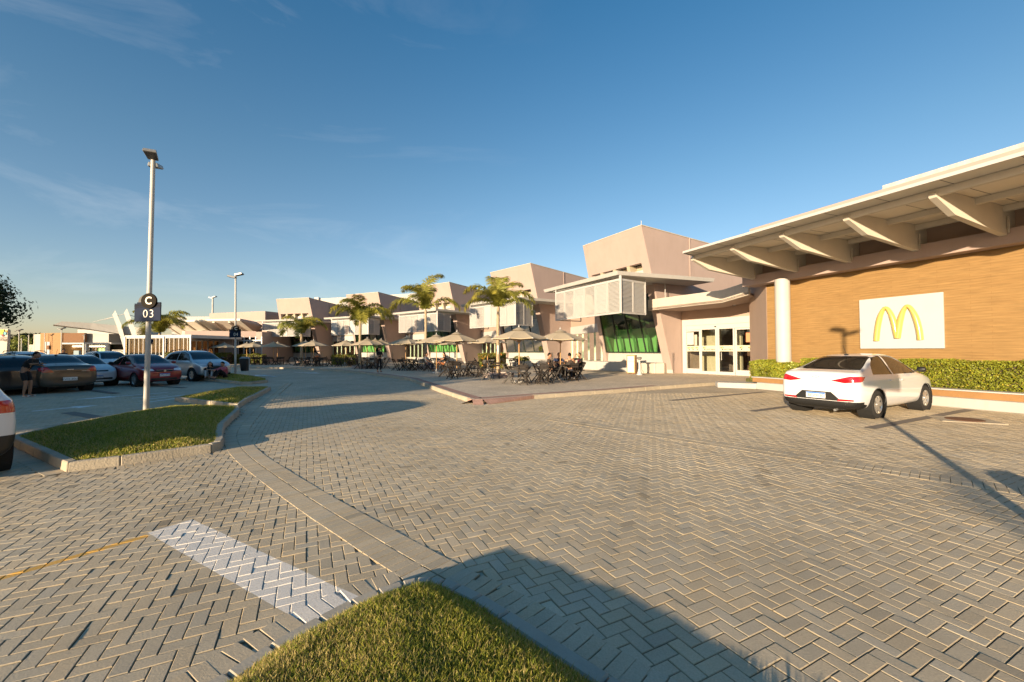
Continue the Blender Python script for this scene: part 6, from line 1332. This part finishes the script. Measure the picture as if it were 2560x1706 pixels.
# tree whose branch tips reach into the left edge of the picture
make_tree('tree', Vector((-35.7,24.5,0)), 8.0, 3.7, 5, 'dark tree whose leafy branches reach in at the left edge above the totem', n=17000, leaf=.24, zc=.62, fine=True)
SH = make_tree('tree', (0,0,0), 8.5, 4.2, 9, 'leafy car park tree outside the left edge, shading the parked cars', n=7500, leaf=.45, zc=.5, group='car park trees outside the left edge')
first = True
def ac(a_, c_): return Vector((a_*.5476+c_*.8367, a_*.8367-c_*.5476, 0))
for i, (a_, c_, s_, lb) in enumerate([(-13,-15.5,.75,'nearest to the white car'), (-15,-20.5,.85,'second along the row'), (-14,-26,1.12,'third along the row'), (-15,-32,1.15,'fourth along the row'), (-14,-38.5,1.15,'fifth along the row'), (-12,-45,1.1,'sixth along the row'), (-2,-46.5,.8,'standing apart farther down'), (-13.5,-23,.98,'between the second and third'), (-9,-19.5,.72,'small one near the kerb'), (-8,-24.5,.8,'second small one near the kerb')]):
    o = SH if first else copy_tree(SH); first = False; p = ac(a_, c_); o.location = p; o.scale = (s_,)*3; o.rotation_euler = (0,0,i*1.3); o['label'] = 'leafy car park tree outside the left edge, ' + lb
# far wooded hill
b = MB(); hp = [(-10,842),(20,842),(30,844),(45,847),(60,840),(75,838),(84,842),(100,846),(140,850)]
A = [Dp(x,y,190) for x,y in hp]
def hill_fn(rn):
    i = rn.randrange(len(A)-1); t = rn.random(); p = A[i].lerp(A[i+1], t); z = rn.uniform(0,1)**.7*p.z; return Vector((p.x, p.y+rn.uniform(-6,10)*(1-z/p.z*.5), z + rn.uniform(-.8,.8))), Vector((0,-1,.5)), .7+.6*noise.noise(Vector((p.x*.2,z*.3,0)))
leafy('woodland', hill_fn, 9000, 2.0, M['hill'], 'dark wooded hillside far off between totem and brown building', 'trees', kind='stuff')
struct(MB().prism([(A[0].x-60,200),(A[-1].x+60,200),(A[-1].x+90,320),(A[0].x-90,320)], -1, [7,6,12,12]).build('hills', M['grass_soil'], None, normals=True))
for px, d, h_, lb in ((30,120,5,'round light green tree far off beside the totem'), (62,125,6.5,'yellow-green tree far off, left of the brown building'), (40,118,4.0,'low bushy tree far off behind the boundary wall')):
    a = Dp(px,870,d); make_tree('tree', Vector((a.x,d,0)), h_, h_*.55, int(px), lb, n=900, leaf=.6, m='shrub', group='small trees at the far left')
b = MB(); pbox(b, 71, 84, 862, 110, 6); tag(b.build('distant_house', M['cream'], None, normals=True), 'tiny pale house left of the brown building', 'house')
for px in (241,250.5):
    p = Dp(px, 893, 40); q = G(px, 897.5, .0); b = MB(); r0 = empty('traffic_cone', Vector((Dp(px,890,44).x,44,0)), 0, 'small blue and white cone, ' + ('left' if px < 245 else 'right') + ' one of the two behind the white hatchback', 'cone', 'cones behind the cars')
    b.lathe([(.18,0),(.18,.04),(.14,.05),(.05,.7),(.001,.72)], 12); b.build('cone_body', M['white'], r0); b = MB(); b.lathe([(.128,.14),(.10,.34)], 12); b.build('blue_band', M['plate_blue'], r0)
# ------------------------------------------------------------------ people
def skin_geo(verts, edges, radii, sub=1, root=0):
    me = bpy.data.meshes.new('s'); me.from_pydata([tuple(v) for v in verts], edges, []); o = bpy.data.objects.new('s', me)
    md = o.modifiers.new('skin', 'SKIN'); md.use_smooth_shade = True; md.branch_smoothing = .3
    for i, r_ in enumerate(radii): sv = me.skin_vertices[0].data[i]; sv.radius = (r_, r_) if isinstance(r_, (int, float)) else r_; sv.use_root = (i == root)
    if sub: s_ = o.modifiers.new('sub', 'SUBSURF'); s_.levels = sub; s_.render_levels = sub
    m2 = evalmesh(o)
    out = ([v.co.copy() for v in m2.vertices], [tuple(p.vertices) for p in m2.polygons]); bpy.data.objects.remove(o); bpy.data.meshes.remove(m2); return out
def chain(b, pts, radii, sub=1): b.add(*skin_geo(pts, [(i,i+1) for i in range(len(pts)-1)], radii, sub))
V = Vector
POSE = {
 'stand': dict(pel=(0,0,.94), che=(.0,0,1.30), nek=(.01,0,1.46), hed=(.03,0,1.60), kne=[(.03,.10,.50),(.02,-.11,.50)], ank=[(.0,.11,.08),(-.04,-.12,.08)]),
 'sit': dict(pel=(-.05,0,.53), che=(-.10,0,.89), nek=(-.07,0,1.06), hed=(-.03,0,1.20), kne=[(.38,.13,.54),(.38,-.13,.54)], ank=[(.36,.13,.09),(.40,-.13,.09)]),
 'ground': dict(pel=(0,0,.13), che=(.02,0,.50), nek=(.08,0,.66), hed=(.14,0,.78), kne=[(.40,.15,.50),(.36,-.15,.46)], ank=[(.60,.13,.09),(.55,-.13,.09)]),
}
def person(loc, rz, pose, elbows, hands, label, shirt=None, trousers=None, sleeves=.55, leglen=.95, skin='skin', hair='short', shoes=(.5,.5,.5), male=True, group=None, headturn=0, headtilt=0, over=None, z=0, skirt=False, shoulder=.185, cap=None):
    P = dict(POSE[pose]); P.update(over or {}); root = empty('person', (loc[0], loc[1], loc[2]+z), rz, label, 'person', group)
    pel, che, nek, hed = (V(P[k]) for k in ('pel','che','nek','hed')); k_ = 1 if male else .88
    sh = [nek + V((-.01, s*shoulder*k_, -.075)) for s in (1,-1)]; hip = [pel + V((0, s*.095, -.03)) for s in (1,-1)]
    el = [V(e) for e in elbows]; ha = [V(h) for h in hands]; kn = [V(q) for q in P['kne']]; an = [V(q) for q in P['ank']]
    mid = pel.lerp(che, .5)
    # body: one skinned graph
    vs = [pel, mid, che, nek-V((0,0,.02)), nek+V((.01,0,.05))]; ed = [(0,1),(1,2),(2,3),(3,4)]; rd = [(.125*k_,.15*k_),(.105*k_,.13*k_),(.115*k_,.155*k_),(.065,.075),.05*k_]
    for i in range(2):
        n = len(vs); wr = ha[i] + (el[i]-ha[i]).normalized()*.05; vs += [sh[i], sh[i].lerp(el[i],.5), el[i], el[i].lerp(wr,.4), wr]; ed += [(2,n),(n,n+1),(n+1,n+2),(n+2,n+3),(n+3,n+4)]; rd += [.058*k_,.05*k_,.04*k_,.038*k_,.026]
        n = len(vs); foot = V(an[i]) + (V((.14,0,-.05)) if pose != 'ground' else V((.14,0,-.045))); vs += [hip[i], hip[i].lerp(kn[i],.5), kn[i], kn[i].lerp(an[i],.35), an[i], foot]; ed += [(0,n),(n,n+1),(n+1,n+2),(n+2,n+3),(n+3,n+4),(n+4,n+5)]; rd += [.088*k_,.078*k_,.056*k_,.055*k_,.038,.036]
    b = MB(); b.add(*skin_geo(vs, ed, rd, 1))
    # hands: palm, four fingers and thumb
    for i in range(2):
        s = 1 if i == 0 else -1; d = (ha[i]-el[i]).normalized(); side = d.cross(V((0,0,1))); side = side.normalized() if side.length > .1 else V((0,1,0)); nm_ = side.cross(d).normalized()
        chain(b, [ha[i]-d*.03, ha[i]+d*.025, ha[i]+d*.06], [(.022,.026),(.016,.036),(.014,.036)], 1)
        for q, (o_, L_) in enumerate(((-.027,.062),(-.009,.072),(.009,.068),(.026,.054))):
            a0 = ha[i]+d*.055+side*o_; chain(b, [a0, a0+d*L_*.5-nm_*.008, a0+d*L_*.8-nm_*.03], [.0085,.008,.0065], 0)
        a0 = ha[i]+d*.01-side*s*.03; chain(b, [a0, a0-side*s*.02+d*.025, a0-side*s*.025+d*.055], [.010,.009,.007], 0)
    # head with nose, ears and brow
    Mh = Matrix.Translation(hed) @ Matrix.Rotation(headturn,4,'Z') @ Matrix.Rotation(headtilt,4,'Y'); hv_ = []; hf = []; nu, nv = 20, 14
    for j in range(nv+1):
        th = math.pi*j/nv
        for i in range(nu):
            ph = 2*math.pi*i/nu; x, y, z_ = math.sin(th)*math.cos(ph), math.sin(th)*math.sin(ph), math.cos(th)
            jaw = 1 - .22*max(0, -z_)**1.2; X_ = .098*x*jaw + (.012 if z_ < -.2 and x > 0 else 0); Y_ = .077*y*jaw; Z_ = .118*z_
            if x > .85 and abs(y) < .25: X_ += .026*max(0, 1-abs(z_+.12)/.32)*(1-abs(y)/.25)
            if x > .7 and .15 < abs(y) < .55 and 0 < z_ < .22: X_ -= .008
            hv_.append(Mh @ V((X_, Y_, Z_)))
    hf = [(j*nu+i, j*nu+(i+1)%nu, (j+1)*nu+(i+1)%nu, (j+1)*nu+i) for j in range(nv) for i in range(nu)]; b.add(hv_, hf)
    for s in (1,-1): b.lathe([(.001,-.008),(.024,-.006),(.028,.004),(.001,.01)], 10, Mh@Matrix.Translation((-.005,s*.079,-.005))@Matrix.Rotation(R(90),4,'X')@Matrix.Diagonal((.8,1.25,1,1)))
    body = b.build('body', M[skin], root, smooth=80)
    b = MB()
    for s in (1,-1): b.lathe([(.001,.004),(.011,.002),(.001,-.004)], 8, Mh@Matrix.Translation((.088,s*.030,.012))@Matrix.Rotation(R(90),4,'Y')@Matrix.Diagonal((.6,1,1,1)))
    b.build('eyes', M['black'], body); b = MB(); b.box(.090,.101,-.024,.024,-.062,-.054, Mh); b.build('mouth', M['lips'], body)
    # hair
    b = MB(); hv_ = []; hf = []
    for j in range(9):
        th = math.pi*.60*j/8
        for i in range(20):
            ph = 2*math.pi*i/20; front = math.cos(ph) > .45; t2 = min(th, math.pi*.27) if front else (min(th, math.pi*.45) if abs(math.cos(ph)) < .45 else th)
            hv_.append(Mh @ V((math.sin(t2)*math.cos(ph)*.106-.004, math.sin(t2)*math.sin(ph)*.086, math.cos(t2)*.13+.004)))
    b.add(hv_, [(j*20+i, j*20+(i+1)%20, (j+1)*20+(i+1)%20, (j+1)*20+i) for j in range(8) for i in range(20)])
    if hair in ('long', 'curly'):
        w_ = 1.35 if hair == 'curly' else 1.0
        for y_ in (-.06,-.02,.02,.06): chain(b, [Mh@V((-.05,y_,.06)), Mh@V((-.085*w_,y_*1.25*w_,-.05)), Mh@V((-.09*w_,y_*1.5*w_,-.17)), Mh@V((-.07,y_*1.3*w_,-.30))], [.05*w_,.055*w_,.05*w_,.022], 1)
    if cap: b.box(.06,.19,-.065,.065,.055,.066, Mh)
    b.build('hair' if not cap else 'cap', M['hair'], root, smooth=60)
    if shirt:
        vs = [pel+V((0,0,.03)), mid, che, nek-V((0,0,.045))]; ed = [(0,1),(1,2),(2,3)]; rd = [(.142*k_,.168*k_),(.125*k_,.15*k_),(.135*k_,.172*k_),(.075,.085)]
        for i in range(2):
            n = len(vs); e_ = sh[i].lerp(el[i], min(1, sleeves*1.6)); vs += [sh[i], sh[i].lerp(e_,.6), e_]; ed += [(2,n),(n,n+1),(n+1,n+2)]; rd += [.072*k_,.066*k_,.062*k_]
            if sleeves > .8: n = len(vs); vs.append(el[i].lerp(ha[i],.85)); ed.append((n-1,n)); rd.append(.045)
        b = MB(); b.add(*skin_geo(vs, ed, rd, 1)); b.build('shirt', M[shirt], root, smooth=70)
    if trousers:
        vs = [pel+V((0,0,.06)), pel-V((0,0,.0))]; ed = [(0,1)]; rd = [(.136*k_,.155*k_),(.14*k_,.165*k_)]
        for i in range(2):
            n = len(vs); vs += [hip[i], hip[i].lerp(kn[i],.5)]; rd += [.10*k_,.092*k_]; ed += [(1,n),(n,n+1)]
            if leglen > .5: vs += [kn[i], kn[i].lerp(an[i],.5), kn[i].lerp(an[i],leglen)]; rd += [.072*k_,.064*k_,.055*k_]; ed += [(n+1,n+2),(n+2,n+3),(n+3,n+4)]
            else: vs += [hip[i].lerp(kn[i],min(1,leglen*2.1))]; rd += [.088*k_]; ed += [(n+1,n+2)]
        b = MB(); b.add(*skin_geo(vs, ed, rd, 1)); b.build('trousers' if leglen > .5 else 'shorts', M[trousers], root, smooth=70)
    if shoes:
        sm_ = 'shoe_%d' % int(shoes[0]*100); M.setdefault(sm_, mat('shoe', shoes, .6))
        for i in range(2):
            b = MB(); a = an[i]; chain(b, [a+V((-.03,0,-.03)), a+V((.06,0,-.045)), a+V((.17,0,-.052))], [(.04,.045),(.035,.045),(.026,.040)], 1); b.build('shoe', M[sm_], root, smooth=70)
    return root
M['lips'] = mat('lips', (.25,.08,.06), .5); M['c_black'] = mat('black_cloth', (.008,.008,.009), .9, bump=.3, bscale=60); M['c_navy'] = mat('navy_cloth', (.015,.028,.075), .9); M['c_brown'] = mat('dark_brown_cloth', (.045,.032,.025), .9)
M['c_pink'] = mat('pink_cloth', (.50,.12,.15), .9, bump=.3, bscale=50); M['c_orange'] = mat('orange_cloth', (.50,.17,.06), .9); M['c_grey'] = mat('light_grey_cloth', (.38,.38,.38), .9); M['c_green'] = mat('green_cloth', (.02,.25,.04), .9); M['c_white'] = mat('white_cloth', (.55,.52,.5), .9); M['c_jeans'] = mat('blue_jeans', (.02,.025,.045), .9)
def print_on(root, col, y0, y1, z0, z1, x):
    b = MB(); b.box(x, x+.006, y0, y1, z0, z1); b.build('shirt_print', col, root)
GZ = .12
# woman standing with phone and bag, facing right of the camera
wp = G(948, 931, GZ); wmn = person(wp, R(-35), 'stand', [(.02,.24,1.12),(.05,-.24,1.12)], [(.25,.06,1.18),(.26,-.05,1.17)], 'standing woman in black looking down at her phone, bag on her arm, at the kerb', 'c_black', 'c_black', .5, .85, 'skin', 'curly', (.20,.07,.05), male=False, headtilt=.45)
b = MB(); b.loft([(-.12,.17,.62),(.10,.17,.62),(.10,.33,.62),(-.12,.33,.62)], [(-.14,.19,.92),(.12,.19,.92),(.12,.31,.92),(-.14,.31,.92)]); b.tube([(-.10,.25,.9),(-.06,.24,1.08),(.02,.23,1.12),(.06,.24,1.05),(.09,.25,.9)], .012, 6)
bag = b.build('handbag', mat('brown_leather', (.10,.045,.02), .6), None, bevel=.02); bag.location = wp; bag.rotation_euler = (0,0,R(-35+180)); tag(bag, 'brown handbag hanging from the arm of the standing woman', 'handbag')
b = MB(); b.box(.30,.31,-.02,.05,1.19,1.32); ph_ = b.build('phone', M['black']); ph_.location = wp; ph_.rotation_euler = (0,0,R(-35)); tag(ph_, 'mobile phone in the hands of the standing woman', 'phone')
# talking couple on chairs
def seated(px, py, face, *a, **k):
    p = G(px, py, GZ); o = person(p, face, 'sit', *a, **k); c = copy_tree(PC); c.location = p + Vector((math.cos(face), math.sin(face), 0))*(-.04); c.rotation_euler = (0,0,face); tag(c, 'dark folding chair under ' + k['label'].split(',')[0][:60].replace('man ', 'the man ', 1).replace('woman ', 'the woman ', 1), 'chair', 'occupied folding chairs'); return o, p
seated(1068, 929, R(-10), [(.05,.25,.80),(.03,-.25,.82)], [(.28,.12,.64),(.26,-.12,.66)], label='man in pale shirt facing the woman, left of the talking pair', shirt='c_grey', trousers='c_jeans', sleeves=.5, shoes=(.03,.03,.03))
seated(1109, 929, R(195), [(.08,.24,.84),(.10,-.26,.82)], [(.28,.10,.92),(.30,-.12,.72)], label='woman in black top and orange wrap, right of the talking pair', shirt='c_black', trousers='c_orange', sleeves=.35, leglen=.42, male=False, hair='long', shoes=(.45,.42,.4), over=dict(kne=[(.40,.10,.66),(.38,-.12,.53)], ank=[(.52,-.02,.34),(.36,-.13,.09)]))
# four men at the nearest table
T0 = tinfo[0][0]
def man_at(px, depth, face, label, **k):
    a = Dp(px, 930, depth); p = Vector((a.x, depth, GZ)); el_ = k.pop('el', [(.06,.25,.80),(.06,-.25,.80)]); ha_ = k.pop('ha', [(.26,.10,.74),(.26,-.10,.74)])
    o = person(p, face, 'sit', el_, ha_, label, group='men at the nearest table', **k); c = copy_tree(PC); c.location = p; c.rotation_euler = (0,0,face); tag(c, 'folding chair under the ' + label.split(',')[0], 'chair', 'chairs of the four men'); return o, p
man_at(1376, 20.4, R(-5), 'man in brown tee, leftmost at the nearest table', shirt='c_brown', trousers='c_black', el=[(.02,.25,.80),(-.10,-.27,.78)], ha=[(.2,.14,.70),(-.02,-.30,.50)])
man_at(1398, 21.3, R(-80), 'man in navy shirt, arms folded, behind the parasol pole', shirt='c_navy', trousers='c_black', el=[(.08,.27,.82),(.08,-.27,.82)], ha=[(.24,-.04,.80),(.24,.04,.84)])
man_at(1424, 20.2, R(85), 'man with cropped hair turning his back, third at the table', shirt='c_brown', trousers='c_jeans')
o, p = man_at(1447, 21.0, R(205), 'man in printed black tee holding his forehead, rightmost at the table', shirt='c_black', trousers='c_black', el=[(.10,.26,.84),(.22,-.28,.98)], ha=[(.30,.05,.74),(.10,-.10,1.20)], shoulder=.2)
print_on(o, mat('pink_print', (.55,.08,.18), .8), .0, .07, .84, .98, .045); print_on(o, M['c_white'], -.10,-.03,.82,.96,.045)
# people farther away
seated(793, 914, R(100), [(.02,.27,.80),(.02,-.27,.80)], [(.24,.10,.84),(.24,-.10,.84)], label='person in orange top with back turned, at a table near the leftmost palm', shirt='c_orange', trousers='c_black', sleeves=.3)
seated(842, 911, R(-20), [(.05,.25,.82),(.05,-.25,.82)], [(.26,.10,.76),(.26,-.10,.76)], label='person in green top before the hedge, left one of three guests', shirt='c_green', trousers='c_black')
seated(852, 912, R(30), [(.05,.25,.82),(.05,-.25,.82)], [(.26,.10,.76),(.26,-.10,.76)], label='person in orange-red top before the hedge, middle one of three guests', shirt='c_orange', trousers='c_black')
seated(874, 912, R(190), [(.05,.25,.82),(.05,-.25,.82)], [(.26,.10,.76),(.26,-.10,.76)], label='person in white top before the hedge, right one of three guests', shirt='c_white', trousers='c_black')
# two people sitting on the far grass island
p = Vector((-16.35,22.35,.14)); person(p, R(-62), 'ground', [(.22,.24,.50),(.22,-.24,.50)], [(.46,.08,.50),(.46,-.08,.50)], 'seated person in dark clothes on the far grass island, left of the one in pink', 'c_black', 'c_grey', 1.0, .95, 'skin', 'long', (.02,.02,.02), male=False)
p = Vector((-15.55,22.35,.14)); person(p, R(-110), 'ground', [(.22,.25,.48),(.22,-.25,.48)], [(.48,-.05,.46),(.50,-.22,.46)], 'person in pink shirt sitting on the far grass island beside the bin', 'c_pink', 'c_black', 1.0, .95, 'skin', 'short', (.03,.03,.03), headtilt=.3)
# person in black shorts by the open black car and one with a cap behind the cars
p = G(68, 993, 0); person(p, R(20), 'stand', [(.06,.26,1.16),(.20,-.24,1.18)], [(.28,.16,1.12),(.44,-.14,1.20)], 'person in black top and shorts standing with bent back beside the black hatchback', 'c_black', 'c_black', .6, .42, 'skin2', 'short', (.45,.45,.46), over=dict(pel=(-.08,0,.94), che=(.06,0,1.26), nek=(.16,0,1.40), hed=(.24,0,1.50)))
a = Dp(158,880,27); person(Vector((a.x,27,0)), R(0), 'stand', [(.02,.24,1.16),(.05,-.24,1.16)], [(.16,.18,1.0),(.2,-.18,1.0)], 'person in black with a cap standing behind the bronze saloon', 'c_black', 'c_black', .6, .95, 'skin2', 'short', cap=True, z=.12)
bpy.data.scenes.remove(TMP)
